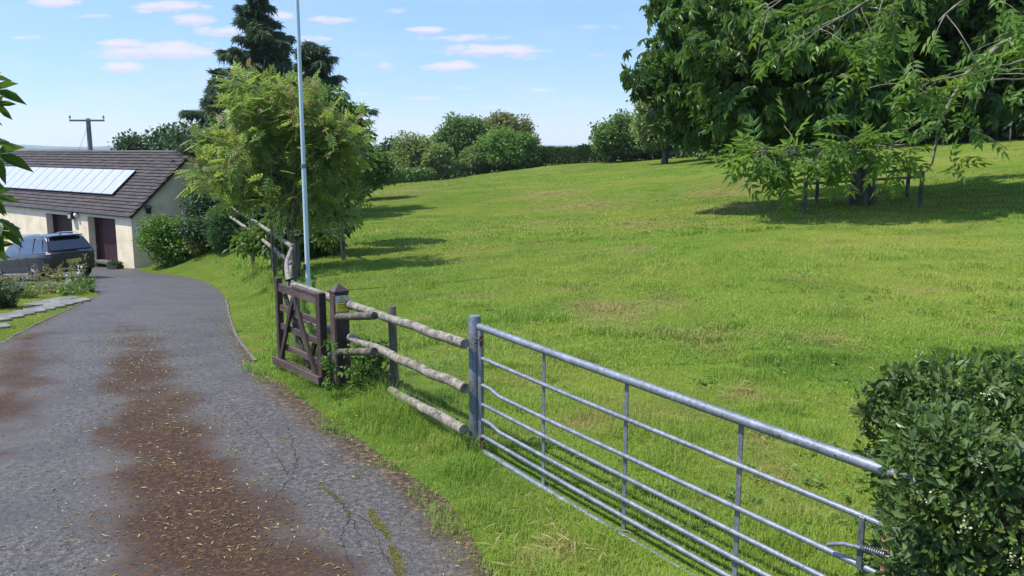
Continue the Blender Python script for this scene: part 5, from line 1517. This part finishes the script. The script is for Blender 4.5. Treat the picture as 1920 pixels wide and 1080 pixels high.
# ------------------------------------------------------------------ ash boughs hanging in from the right
ab = np.array([9.8, 8.6, ground(9.8, 8.6)])
ash = thing('ash_tree', 'ash tree whose long boughs droop in from the upper right of the picture', 'tree', ab)
rg = np.random.default_rng(44)
mb = MB(); LP = []; LD = []
def bough(px_pts, r0, r1, twigs=0, leafy=0., nl=0, spread=.3, wob=.02, dr_=-.45):
    P = np.array([p if isinstance(p, np.ndarray) else at_depth(*p) for p in px_pts]) - ab
    # smooth through the points
    d = np.concatenate([[0], np.cumsum(np.linalg.norm(P[1:] - P[:-1], axis=1))]); t = np.linspace(0, d[-1], max(6, int(d[-1] / .10)))
    Q = np.stack([np.interp(t, d, P[:, i]) for i in range(3)], -1)
    for _ in range(3): Q[1:-1] = (Q[:-2] + Q[1:-1] * 2 + Q[2:]) / 4
    Q[1:-1] += rg.normal(size=(len(Q) - 2, 3)) * wob * .25
    mb.tube(Q, np.linspace(r0, r1, len(Q)), 6, jit=.1)
    for k in range(twigs):
        i = int(len(Q) * (leafy + (1 - leafy) * rg.random())) ; i = min(i, len(Q) - 2)
        dr = unit(Q[i + 1] - Q[i]); v = unit(dr * .5 + rg.normal(size=3) * .8 + np.array([0, 0, -.1])); L = spread * (.5 + rg.random())
        e = Q[i] + v * L + np.array([0, 0, -.12 * L]); tw = bez(Q[i], Q[i] + v * L * .5 + np.array([0, 0, .04]), e, 4)
        mb.tube(tw, [.006, .005, .004, .003], 4)
        for m_ in range(max(1, int(nl * .55))):
            s = rg.random() ** .6; p = Q[i] + (e - Q[i]) * s
            LP.append(p); LD.append(v + rg.normal(size=3) * .7 + np.array([0, 0, dr_]))
trunk_top = ab + np.array([-.6, .3, 7.5])
mb.tube([(0, 0, -.3), (-.1, 0, 2.5), (-.4, .2, 5.5), (-.6, .3, 7.5)], [.30, .24, .18, .12], 10)
A0 = ab + np.array([-.3, .1, 4.6]); A1 = ab + np.array([-.45, .2, 6.2])
bough([A0, (2060, 20, 8.8), (1900, 70, 8.6), (1815, 130, 8.5), (1782, 190, 8.4), (1757, 236, 8.3)], .075, .017, 34, .30, 8, .5)
bough([(1757, 236, 8.3), (1700, 262, 8.2), (1640, 276, 8.1), (1570, 276, 8.0), (1500, 270, 7.9), (1470, 276, 7.9)], .013, .006, 22, .25, 6, .28, dr_=-.1)
bough([(1757, 236, 8.3), (1742, 265, 8.3), (1705, 270, 8.3), (1660, 276, 8.2), (1600, 278, 8.1), (1560, 282, 8.0)], .012, .005, 8, .40, 6, .26, dr_=-.15)
bough([(1760, 236, 8.3), (1757, 290, 8.35), (1742, 335, 8.4), (1722, 338, 8.4), (1700, 312, 8.3), (1670, 302, 8.2)], .014, .006, 9, .70, 5, .22, dr_=-.1)
bough([(1500, 290, 7.9), (1455, 280, 7.8), (1430, 288, 7.8)], .008, .004, 20, .0, 7, .24, dr_=-.15)
bough([A0, (2000, 90, 8.2), (1850, 130, 8.0), (1740, 155, 7.9), (1660, 155, 7.8), (1630, 165, 7.8)], .035, .006, 16, .62, 7, .26)
bough([A1, (2050, -160, 9.5), (1860, -110, 9.3), (1700, -40, 9.1), (1580, 30, 9.0), (1500, 70, 8.9)], .07, .008, 32, .35, 9, .55)
bough([A1, (1980, -200, 10), (1760, -170, 9.9), (1620, -110, 9.8), (1500, -30, 9.6), (1430, 30, 9.5)], .06, .008, 26, .45, 9, .55)
bough([A1, (2050, -120, 8.4), (1900, -60, 8.0), (1800, 0, 7.8), (1760, 40, 7.7)], .05, .008, 26, .40, 9, .5)
bough([A0, (2040, 120, 7.4), (1930, 150, 7.2), (1860, 150, 7.1)], .04, .007, 20, .40, 9, .45)
bough([(1700, -40, 9.1), (1660, 60, 9.0), (1600, 110, 9.0)], .012, .005, 10, .2, 8, .35)
# lone little sprig right of the guard
bough([(1757, 325, 8.35), (1775, 318, 8.3), (1795, 310, 8.25)], .005, .003, 3, .5, 4, .07)
for c in ((-1.5, 1.5, 8.5), (1.0, 2.0, 9), (1.5, -1.5, 8), (-1, -1.8, 8.6), (0, 0, 10), (2.2, .4, 7), (-2.6, .2, 9)):
    P = bez(trunk_top - ab, (trunk_top - ab) * .5 + np.array(c) * .5 + np.array([0, 0, .5]), np.array(c), 6); mb.tube(P, np.linspace(.07, .02, 6), 6)
    for k in range(190):
        LP.append(np.array(c) + rand_unit(1, rg)[0] * 1.3 * rg.random() ** .4); LD.append(rg.normal(size=3) + np.array([0, 0, -.4]))
LP = np.array(LP); LD = np.array(LD)
nr = rg.normal(size=LP.shape) * .45 + np.array([-.15, 0, 1.0])
leaf_object('crown', [place(T_pinn(3, .185, .22, .47), LP, LD, nr, .175 + .10 * rg.random(len(LP)), rg=rg)], M['leaf_ash'], ash)
mb.build('trunk', M['bark_ash'], ash, smooth=True)

# ------------------------------------------------------------------ chestnut by the camera, left; its leaves hang into the picture
lb_ = np.array([-11.6, .2, ground(-11.6, .2)])
lt_ = thing('chestnut_tree', 'horse chestnut with big jagged leaves hanging in at the left edge of the picture', 'tree', lb_)
rg = np.random.default_rng(45); mb = MB()
cl = crown_clumps([(0, 0, 6.2, 3.6, 3.4, 3.0), (1.2, -.6, 5.4, 2.6, 2.4, 2.0)], 120, .75, rg, .3, 2.6)
parts_ = [crown_leaves(cl, 46, P7, .30, rg, .8, .5, fill=.3)]
skeleton(mb, 2.2, .28, cl, rg, 26)
LP = []; LD = []; LN = []; LS = []
def spray(px, py, d, ang, size, n=1):
    p = at_depth(px, py, d) - lb_; LP.append(p); LD.append((math.cos(ang), .15, math.sin(ang))); LN.append((.1 + .35 * rg.normal(), -.75 + .3 * rg.normal(), .65)); LS.append(size)
for a in ((-14, 168, -.3, .19), (-25, 150, .25, .13), (-12, 288, -.32, .23), (-20, 268, .1, .15), (-14, 372, .05, .15), (-13, 412, -.3, .21), (-28, 440, -.8, .19), (-24, 378, -.6, .13), (-60, 330, -.2, .22), (-70, 200, -.2, .22), (-8, 192, -.95, .13), (-4, 430, -.55, .17), (-16, 455, -1.0, .15)):
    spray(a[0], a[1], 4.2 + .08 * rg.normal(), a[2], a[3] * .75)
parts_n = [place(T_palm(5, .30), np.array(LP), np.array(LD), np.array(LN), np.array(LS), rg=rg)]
for pts in (((-30, 165, 4.3), (-140, 130, 4.0), (-500, 20, 3.5)), ((-35, 280, 4.3), (-150, 250, 4.0), (-500, 120, 3.5)), ((-30, 405, 4.3), (-160, 360, 4.0), (-500, 250, 3.5)), ((-28, 375, 4.3), (-160, 360, 4.0))):
    P = np.array([at_depth(*p) for p in pts]) - lb_; mb.tube(P, np.linspace(.006, .03, len(P)), 6)
    if len(P) == 3: mb.tube(bez(P[-1], P[-1] + np.array([-1., 0, .6]), np.array([0, 0, 4.5]), 5), np.linspace(.03, .06, 5), 6)
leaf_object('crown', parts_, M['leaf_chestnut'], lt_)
leaf_object('leaf_spray', parts_n, M['leaf_chestnut_shaded'], lt_)
mb.build('trunk', M['bark'], lt_, smooth=True)

# ------------------------------------------------------------------ privet hedge at the right
hb0 = np.array([1.80, 3.98]); hax = unit(np.array([.975, -.22])); hnn = np.array([-hax[1], hax[0]])
hl_, hw_ = 4.2, 1.25; hh_ = 1.38
hgz = ground(2.5, 3.5)
hedge = thing('privet_hedge', 'dense dark clipped privet hedge with cream blossom at the latch end of the metal gate', 'hedge', (hb0[0], hb0[1], hgz))
rg = np.random.default_rng(46)
def hedge_pt(n, depth):
    """points on the rounded box of the hedge; u along, v across, w up"""
    u = rg.random(n); v = rg.random(n); w = rg.random(n); f = rg.random(n)
    ar = np.array([hl_ * hh_, hl_ * hh_, hl_ * hw_, hw_ * hh_]); ar = ar / ar.sum(); c = np.cumsum(ar)
    k = np.searchsorted(c, f)
    v = np.where(k == 0, 0, np.where(k == 1, 1, v)); w = np.where(k == 2, 1, w); u = np.where(k == 3, 0, u)
    nrm = np.zeros((n, 3)); 
    nv = np.where(k == 0, -1, np.where(k == 1, 1, 0)); nu = np.where(k == 3, -1, 0); nw = np.where(k == 2, 1, 0)
    x = u * hl_; y = (v - .5) * hw_; z = w * hh_
    # round the corners
    rr = .28
    ex = np.clip(rr - x, 0, rr) / rr; ez = np.clip(z - (hh_ - rr), 0, rr) / rr; ey = np.clip(np.abs(y) - (hw_ / 2 - rr), 0, rr) / rr * np.sign(y)
    l = np.sqrt(ex ** 2 + ez ** 2 + ey ** 2); sc = np.where(l > 1, 1 / np.maximum(l, 1e-6), 1)
    x = np.where(ex > 0, rr - ex * sc * rr, x); z = np.where(ez > 0, hh_ - rr + ez * sc * rr, z); y = np.where(np.abs(ey) > 0, np.sign(y) * (hw_ / 2 - rr) + ey * sc * rr, y)
    lump = (fbm(x * 2.2 + 3 * v + 5, z * 2.2 + y * 2, 3) - .5) * .36 
    dpt = depth * rg.random(n) ** 1.6 - lump
    nn = unit(np.stack([nu - ex, nv + ey, nw + ez], -1))
    p = np.stack([x, y, z], -1) - nn * dpt[:, None]
    W = np.stack([p[:, 0] * hax[0] + p[:, 1] * hnn[0], p[:, 0] * hax[1] + p[:, 1] * hnn[1], p[:, 2]], -1)
    Wn = np.stack([nn[:, 0] * hax[0] + nn[:, 1] * hnn[0], nn[:, 0] * hax[1] + nn[:, 1] * hnn[1], nn[:, 2]], -1)
    return W, Wn
n = 52000
p, nn = hedge_pt(n, .22)
d = nn * .35 + rg.normal(size=(n, 3)) * .75 + np.array([0, 0, .25])
nr = nn * .75 + rg.normal(size=(n, 3)) * .5 + np.array([0, 0, .35])
leaf_object('foliage', [place(T_oval(.23), p, d, nr, .030 + .045 * rg.random(n) ** 1.4, rg=rg)], M['leaf_privet'], hedge)
p2, nn2 = hedge_pt(2600, .06); d2_ = nn2 * .8 + rg.normal(size=p2.shape) * .5 + np.array([0, 0, .4])
leaf_object('young_shoots', [place(T_oval(.2), p2 + nn2 * .03, d2_, nn2 + rg.normal(size=p2.shape) * .5, .035 + .02 * rg.random(2600), rg=rg)], M['leaf_privet_new'], hedge)
p4_, n4_ = hedge_pt(420, .05); leaf_object('dead_leaves', [place(T_oval(.2), p4_ + n4_ * .02, rg.normal(size=p4_.shape), n4_ + rg.normal(size=p4_.shape) * .5, .03 + .02 * rg.random(420), rg=rg)], M['leaf_yellow'], hedge)
p3, n3 = hedge_pt(60, .05)
for k in range(30):
    a = p3[k]; v = n3[k]; q2 = a + np.array([.5 * (rg.random() - .5), 0, .30 * (rg.random() - .4)])
    MB().tube([a - v * .10, (a + q2) / 2 + v * .035, q2 + v * .03], [.0035, .003, .0015], 5).build('twig', M['pale_twig'], hedge)
core = MB(); 
for k in range(40):
    x = .25 + k * (hl_ - .4) / 39
    for y in (-.2, .2):
        q0 = np.array([x * hax[0] + y * hnn[0], x * hax[1] + y * hnn[1]]); core.tube([(q0[0], q0[1], -.15), (q0[0] + rg.normal() * .08, q0[1] + rg.normal() * .08, .7), (q0[0] + rg.normal() * .15, q0[1] + rg.normal() * .15, hh_ - .2)], [.022, .016, .006], 5)
core.tube([(.2 * hax[0], .2 * hax[1], .02), (hl_ * hax[0], hl_ * hax[1], .02)], .03, 6); core.build('stem', M['twig'], hedge)
# blossom panicles, each its own part
bl_px = ((1718, 680), (1742, 926), (1838, 872), (1852, 757), (1822, 985), (1890, 1034))
pv, nv_ = hedge_pt(4000, .01)
Wp = pv + np.array([hb0[0], hb0[1], hgz])
dep = Wp[:, 1] * CP - (Wp[:, 2] - CAMZ) * SP; upv = Wp[:, 1] * SP + (Wp[:, 2] - CAMZ) * CP
sx_, sy_ = 960 + FPX * Wp[:, 0] / dep, 540 - FPX * upv / dep
vis = (nv_ * (np.array([0, 0, CAMZ]) - Wp)).sum(1) > 0
for bx, by in bl_px:
    i = int(np.argmin(np.where(vis, np.hypot(sx_ - bx, sy_ - by), 1e9))); c = pv[i] + nv_[i] * .045; m = 26
    q_ = c + rg.normal(size=(m, 3)) * np.array([.012, .012, .016])
    V_, F_, T_ = place(T_kite(.4, .5), q_, rg.normal(size=(m, 3)) + nv_[i], rg.normal(size=(m, 3)) + nv_[i], .008 + .006 * rg.random(m), rg=rg)
    link_mesh('blossom', np_mesh('blossom', V_, F_), M['blossom'], hedge)

# ------------------------------------------------------------------ flower bed left of the drive
GF = 'plants in the flower bed by the bend'
def plant(name, label, px, py, dep, h, nst, spread, leafmat, kind, seed, cat='plant'):
    rg = np.random.default_rng(seed)
    g = on_ground(px, dep) if py is None else G(px, py)
    t = thing(name, label, cat, g, 0, GF)
    mb = MB(); lp = []; ld = []; sp_ = []; sd = []; fl = []
    for k in range(nst):
        a = rg.random() * 6.28; r = spread * rg.random() ** .5; b0 = np.array([math.cos(a) * r * .5, math.sin(a) * r * .5, -.03])
        hh = h * (.6 + .5 * rg.random()); e = np.array([math.cos(a) * r * 1.1, math.sin(a) * r * 1.1, hh])
        P = bez(b0, np.array([b0[0], b0[1], hh * .6]), e, 5); mb.tube(P, np.linspace(.010, .004, 5), 4, False)
        m = int(7 + 10 * h)
        for q in range(m):
            s = rg.random() * (.75 if kind != 'leafy' else 1); lp.append(b0 + (e - b0) * s + rg.normal(size=3) * .02); ld.append(np.array([math.cos(rg.random() * 6.28), math.sin(rg.random() * 6.28), .5 * rg.random()]))
        if kind in ('seed', 'spire'):
            for q in range(20 if kind == 'seed' else 22):
                s = .68 + .34 * rg.random() if kind == 'seed' else .5 + .5 * rg.random()
                (sp_ if kind == 'seed' else fl).append(P[-1] * s + b0 * (1 - s) + rg.normal(size=3) * np.array([.035, .035, .02])); sd.append(rg.normal(size=3) * .6 + np.array([0, 0, .8]))
    lp = np.array(lp); ld = np.array(ld)
    leaf_object('foliage', [place(T_kite(.15, .4) if kind != 'leafy' else KT, lp, ld, rg.normal(size=lp.shape) * .4 + np.array([0, 0, 1]), (.16 if kind != 'leafy' else .10) * (.6 + .8 * rg.random(len(lp))), rg=rg)], M[leafmat], t)
    mb.build('stem', M['stem_green'], t)
    for i in range(0, len(sp_), 20):
        q_ = np.array(sp_[i:i + 20]); leaf_object('seed_head', [place(T_kite(.2, .5), q_, np.array(sd[i:i + 20]), rg.normal(size=q_.shape), .05 + .05 * rg.random(len(q_)), rg=rg)], M['seed_head'], t)
    for i in range(0, len(fl), 22):
        q_ = np.array(fl[i:i + 22]); V_, F_, T_ = place(T_kite(.4, .6), q_, rg.normal(size=q_.shape) + np.array([0, 0, -.5]), rg.normal(size=q_.shape), .06 + .03 * rg.random(len(q_)), rg=rg)
        link_mesh('flower_spike', np_mesh('flower_spike', V_, F_), M['white_flower'], t)
    return t
plant('seed_head_plant', 'tall dry seed heads left of the SUV rear corner', 98, None, 26.2, .62, 5, .35, 'leaf_yellow', 'seed', 201)
plant('seed_head_plant', 'tall dry seed heads in front of the SUV rear wheel', 118, None, 25.8, .58, 5, .4, 'leaf_yellow', 'seed', 202)
plant('seed_head_plant', 'tallest dry seed heads just below the yellow number plate', 140, None, 25.4, .95, 7, .35, 'leaf_pale', 'seed', 203)
plant('foxglove', 'white foxglove spires at the tip of the flower bed', 156, None, 24.8, .72, 2, .12, 'leaf_bright', 'spire', 204)
plant('foxglove', 'short white foxglove left of the taller white spires', 128, None, 24.6, .45, 1, .1, 'leaf_bright', 'spire', 205)
plant('leafy_plant', 'bushy green plant at the tip of the bed under the foxglove', 166, None, 23.8, .42, 22, .3, 'leaf_mid', 'leafy', 206)
plant('leafy_plant', 'pale green mound in the middle of the flower bed', 45, None, 21.5, .34, 44, .55, 'leaf_pale', 'leafy', 207)
plant('leafy_plant', 'dark green shrubby plant at the left end of the stone path', 4, None, 18.6, .62, 70, .5, 'leaf_dark', 'leafy', 208)
plant('seed_head_plant', 'thin grassy stems near the left end of the bed', 66, None, 24.5, .5, 6, .4, 'leaf_pale', 'seed', 209)
plant('seed_head_plant', 'greenish stems rising at the far left of the bed', 14, None, 23, .5, 12, .5, 'leaf_pale', 'seed', 210)
plant('leafy_plant', 'low yellow green plant along the kerb of the bed', 100, None, 23, .26, 40, .7, 'leaf_yellow', 'leafy', 211)
plant('leafy_plant', 'low mixed greenery between foxgloves and path', 135, None, 22.6, .26, 40, .6, 'leaf_bright', 'leafy', 212)

# ------------------------------------------------------------------ far hills
M['hill'] = mat_noise('hill_fields', [(.020, .050, .016), (.045, .085, .022), (.10, .13, .045)], .006, .95, detail=6., fine=(.03, (.012, .028, .012), .7))
def hills(label, dist, a0, a1, zt, amp, seed, n=120, width=700):
    V = []; F = []
    rows = ((0, -1.), (.25, .35), (.5, 1.0), (.75, .6), (1.0, -1.))
    for i in range(n + 1):
        a = R(a0 + (a1 - a0) * i / n)
        for t, k in rows:
            r = dist + width * (t - .5); top = zt + amp * (float(fbm(np.array([i * .07 + seed]), np.array([seed * 1.3]), 5)[0]) - .5) * 2 + amp * .12 * float(vnoise(np.array([i * .9]), np.array([seed]))[0])
            V.append((r * math.sin(a), r * math.cos(a), (top if k > 0 else -30) * (k if k > 0 else 1) if k > 0 else -30))
    m = len(rows)
    for i in range(n):
        for j in range(m - 1): a = i * m + j; F.append((a, a + m, a + m + 1, a + 1))
    o = MB().add(V, F).build('hills', M['hill'], smooth=True); tag(o, kind='structure', label=label)
hills('low wooded ridge beyond the field on the left', 620, -40, 2, -1.2 + CAMZ, 2.0, 3.3)
hills('blue distant hills on the horizon', 2600, -50, 40, 7., 14, 8.1)
hills('farthest pale hill line', 5200, -60, 60, 26, 26, 12.7, 160, 1500)
# ------------------------------------------------------------------ sky, sun, haze, camera
SUN_EL = R(58); SUN_DIR = np.array([-.995, -.10])
w = bpy.data.worlds.new('World'); scene.world = w; w.use_nodes = True
nt = w.node_tree; nt.nodes.clear(); N = NT(nt)
sky = N.n('ShaderNodeTexSky', sky_type='NISHITA', sun_disc=False, sun_elevation=SUN_EL, sun_rotation=math.atan2(SUN_DIR[0], SUN_DIR[1]) % (2 * math.pi), altitude=300., air_density=1.0, dust_density=.1, ozone_density=4.0)
tc = N.n('ShaderNodeTexCoord'); sp = N.n('ShaderNodeSeparateXYZ', inp={0: tc.outputs['Generated']})
yc = N.math('MAXIMUM', sp.outputs[1], .05)
gx_ = N.math('DIVIDE', sp.outputs[0], yc); gz_ = N.math('DIVIDE', sp.outputs[2], yc)
cv = N.n('ShaderNodeCombineXYZ', inp={0: gx_, 1: N.math('MULTIPLY', gz_, 3.2), 2: 0.})
n1 = N.noise(cv.outputs[0], 26., 5., .6); n2 = N.noise(cv.outputs[0], 7., 4., .55); n3 = N.noise(cv.outputs[0], 75., 3., .6)
CL = [(300, 95, 125, 17, 1.), (235, 82, 60, 8, .9), (385, 98, 60, 10, .8), (320, 12, 72, 10, .95), (365, 36, 46, 11, .95), (412, 58, 48, 9, .9), (230, 126, 46, 9, .95), (580, 73, 38, 6, .8), (620, 37, 46, 7, .8), (800, 57, 42, 6, .9),
      (875, 71, 90, 6, .7), (925, 95, 100, 11, .95), (965, 102, 55, 9, .8), (845, 125, 54, 10, 1.), (722, 125, 18, 7, .85), (795, 185, 36, 4, .7), (1210, 103, 17, 6, .9), (390, 137, 46, 5, .5), (105, 4, 50, 9, .9),
      (1125, 104, 24, 5, .5), (1000, 170, 46, 4, .4), (480, 32, 40, 7, .6), (155, 168, 22, 3, .5), (530, 30, 22, 8, .8), (615, 108, 18, 6, .5), (690, 175, 40, 4, .35), (860, 165, 30, 5, .4), (1060, 190, 60, 4, .3), (60, 215, 60, 5, .3), (270, 20, 25, 6, .7), (30, 120, 60, 8, .2), (170, 30, 40, 5, .4), (340, 160, 50, 5, .35), (60, 70, 40, 4, .3), (760, 20, 40, 5, .4), (1040, 130, 40, 4, .35), (930, 200, 50, 4, .35), (1120, 50, 50, 5, .3), (680, 100, 30, 4, .35)]
acc = None; und = None
for px, py, rx, ry, s in CL:
    d = ray(px, py); cx, cz = d[0] / d[1], d[2] / d[1]
    d2 = ray(px + rx, py); ax = abs(d2[0] / d2[1] - cx); d3 = ray(px, py - ry); az = abs(d3[2] / d3[1] - cz)
    ux = N.math('DIVIDE', N.math('SUBTRACT', gx_, cx), ax * 1.25); uz = N.math('DIVIDE', N.math('SUBTRACT', gz_, cz), az * 1.45)
    q = N.math('ADD', N.math('MULTIPLY', ux, ux), N.math('MULTIPLY', uz, uz))
    f = N.math('MULTIPLY', N.math('SUBTRACT', 1.0, q), 1.0)
    f = N.math('MAXIMUM', f, 0.0)
    f = N.math('MULTIPLY', f, s)
    acc = f if acc is None else N.math('MAXIMUM', acc, f)
    lo_ = N.math('MULTIPLY', f, N.math('MULTIPLY', uz, -1.0)); und = lo_ if und is None else N.math('MAXIMUM', und, lo_)
edge = N.math('ADD', N.math('MULTIPLY', N.math('SUBTRACT', n1, .5), 2.2), N.math('MULTIPLY', N.math('SUBTRACT', n3, .5), .9))
m_ = N.maprange(N.math('ADD', acc, N.math('MULTIPLY', edge, N.maprange(acc, 0, .25))), .05, 1.05, 0., .72)
veil = N.math('MULTIPLY', N.math('MULTIPLY', N.maprange(n2, .42, .75), N.maprange(gz_, -.02, .28, 1., .15)), .16)
front = N.maprange(sp.outputs[1], .02, .12)
m_ = N.math('MULTIPLY', N.math('MAXIMUM', m_, veil), front)
# skyward streaks elsewhere in the dome
elsew = N.noise(N.mapping(tc.outputs['Generated'], (2., 2., 9.)), 2.2, 5., .6)
m_ = N.math('MAXIMUM', m_, N.math('MULTIPLY', N.math('MULTIPLY', N.maprange(elsew, .55, .75), .6), N.math('SUBTRACT', 1.0, front)))
SKY_K = .112
skc = N.mix(1.0, sky.outputs[0], (1.03, .96, 1.02), 'MULTIPLY')
hor = N.maprange(sp.outputs[2], -.02, .42)
skc = N.mix(1.0, skc, N.ramp(hor, [(0, (.46, .54, .70)), (.35, (.62, .69, .80)), (1, (1.9, 1.78, 1.62))]), 'MULTIPLY')
ccol = N.mix(N.maprange(und, .02, .4), (4.0, 3.6, 4.05), (3.5, 3.0, 3.65))
fin = N.mix(m_, skc, ccol)
bg = N.n('ShaderNodeBackground', inp={0: fin, 1: SKY_K}); ow = N.n('ShaderNodeOutputWorld', inp={0: bg.outputs[0]})

sl = bpy.data.lights.new('sun', 'SUN'); sl.energy = 3.3; sl.angle = R(.5); sl.color = (1.0, .945, .86)
so = bpy.data.objects.new('sun', sl); COL.objects.link(so)
v = Vector((-SUN_DIR[0] * math.cos(SUN_EL), -SUN_DIR[1] * math.cos(SUN_EL), -math.sin(SUN_EL)))
so.rotation_euler = v.to_track_quat('-Z', 'Y').to_euler(); so.location = (-30, 10, 40)

HAZE = .00011
if HAZE:
    hm, hnt, hout = new_mat('haze_air'); HN = NT(hnt)
    pv_ = HN.n('ShaderNodeVolumePrincipled'); pv_.inputs['Color'].default_value = (.80, .90, 1.0, 1); pv_.inputs['Density'].default_value = HAZE; pv_.inputs['Anisotropy'].default_value = .2
    HN.link(pv_.outputs[0], hout.inputs['Volume'])
    hb = MB().box((0, 0, 0), (13600, 13600, 80)).build('haze', hm); tag(hb, kind='stuff', label='thin blue air over the whole valley')

cam = bpy.data.cameras.new('camera'); co = bpy.data.objects.new('camera', cam); COL.objects.link(co)
co.location = (0, 0, CAMZ); co.rotation_euler = (math.pi / 2 - PITCH, 0, 0)
cam.sensor_width = 36; cam.lens = 36 * FPX / 1920; cam.clip_start = .05; cam.clip_end = 20000
scene.camera = co
scene.view_settings.view_transform = 'Standard'; scene.view_settings.look = 'None'; scene.view_settings.gamma = 1
scene.view_settings.exposure = 1.15
scene.render.engine = 'CYCLES'
scene.cycles.max_bounces = 6; scene.cycles.transparent_max_bounces = 4; scene.cycles.diffuse_bounces = 3; scene.cycles.glossy_bounces = 2; scene.cycles.transmission_bounces = 3
scene.cycles.use_denoising = True
try: scene.cycles.denoiser = 'OPENIMAGEDENOISE'
except Exception: pass
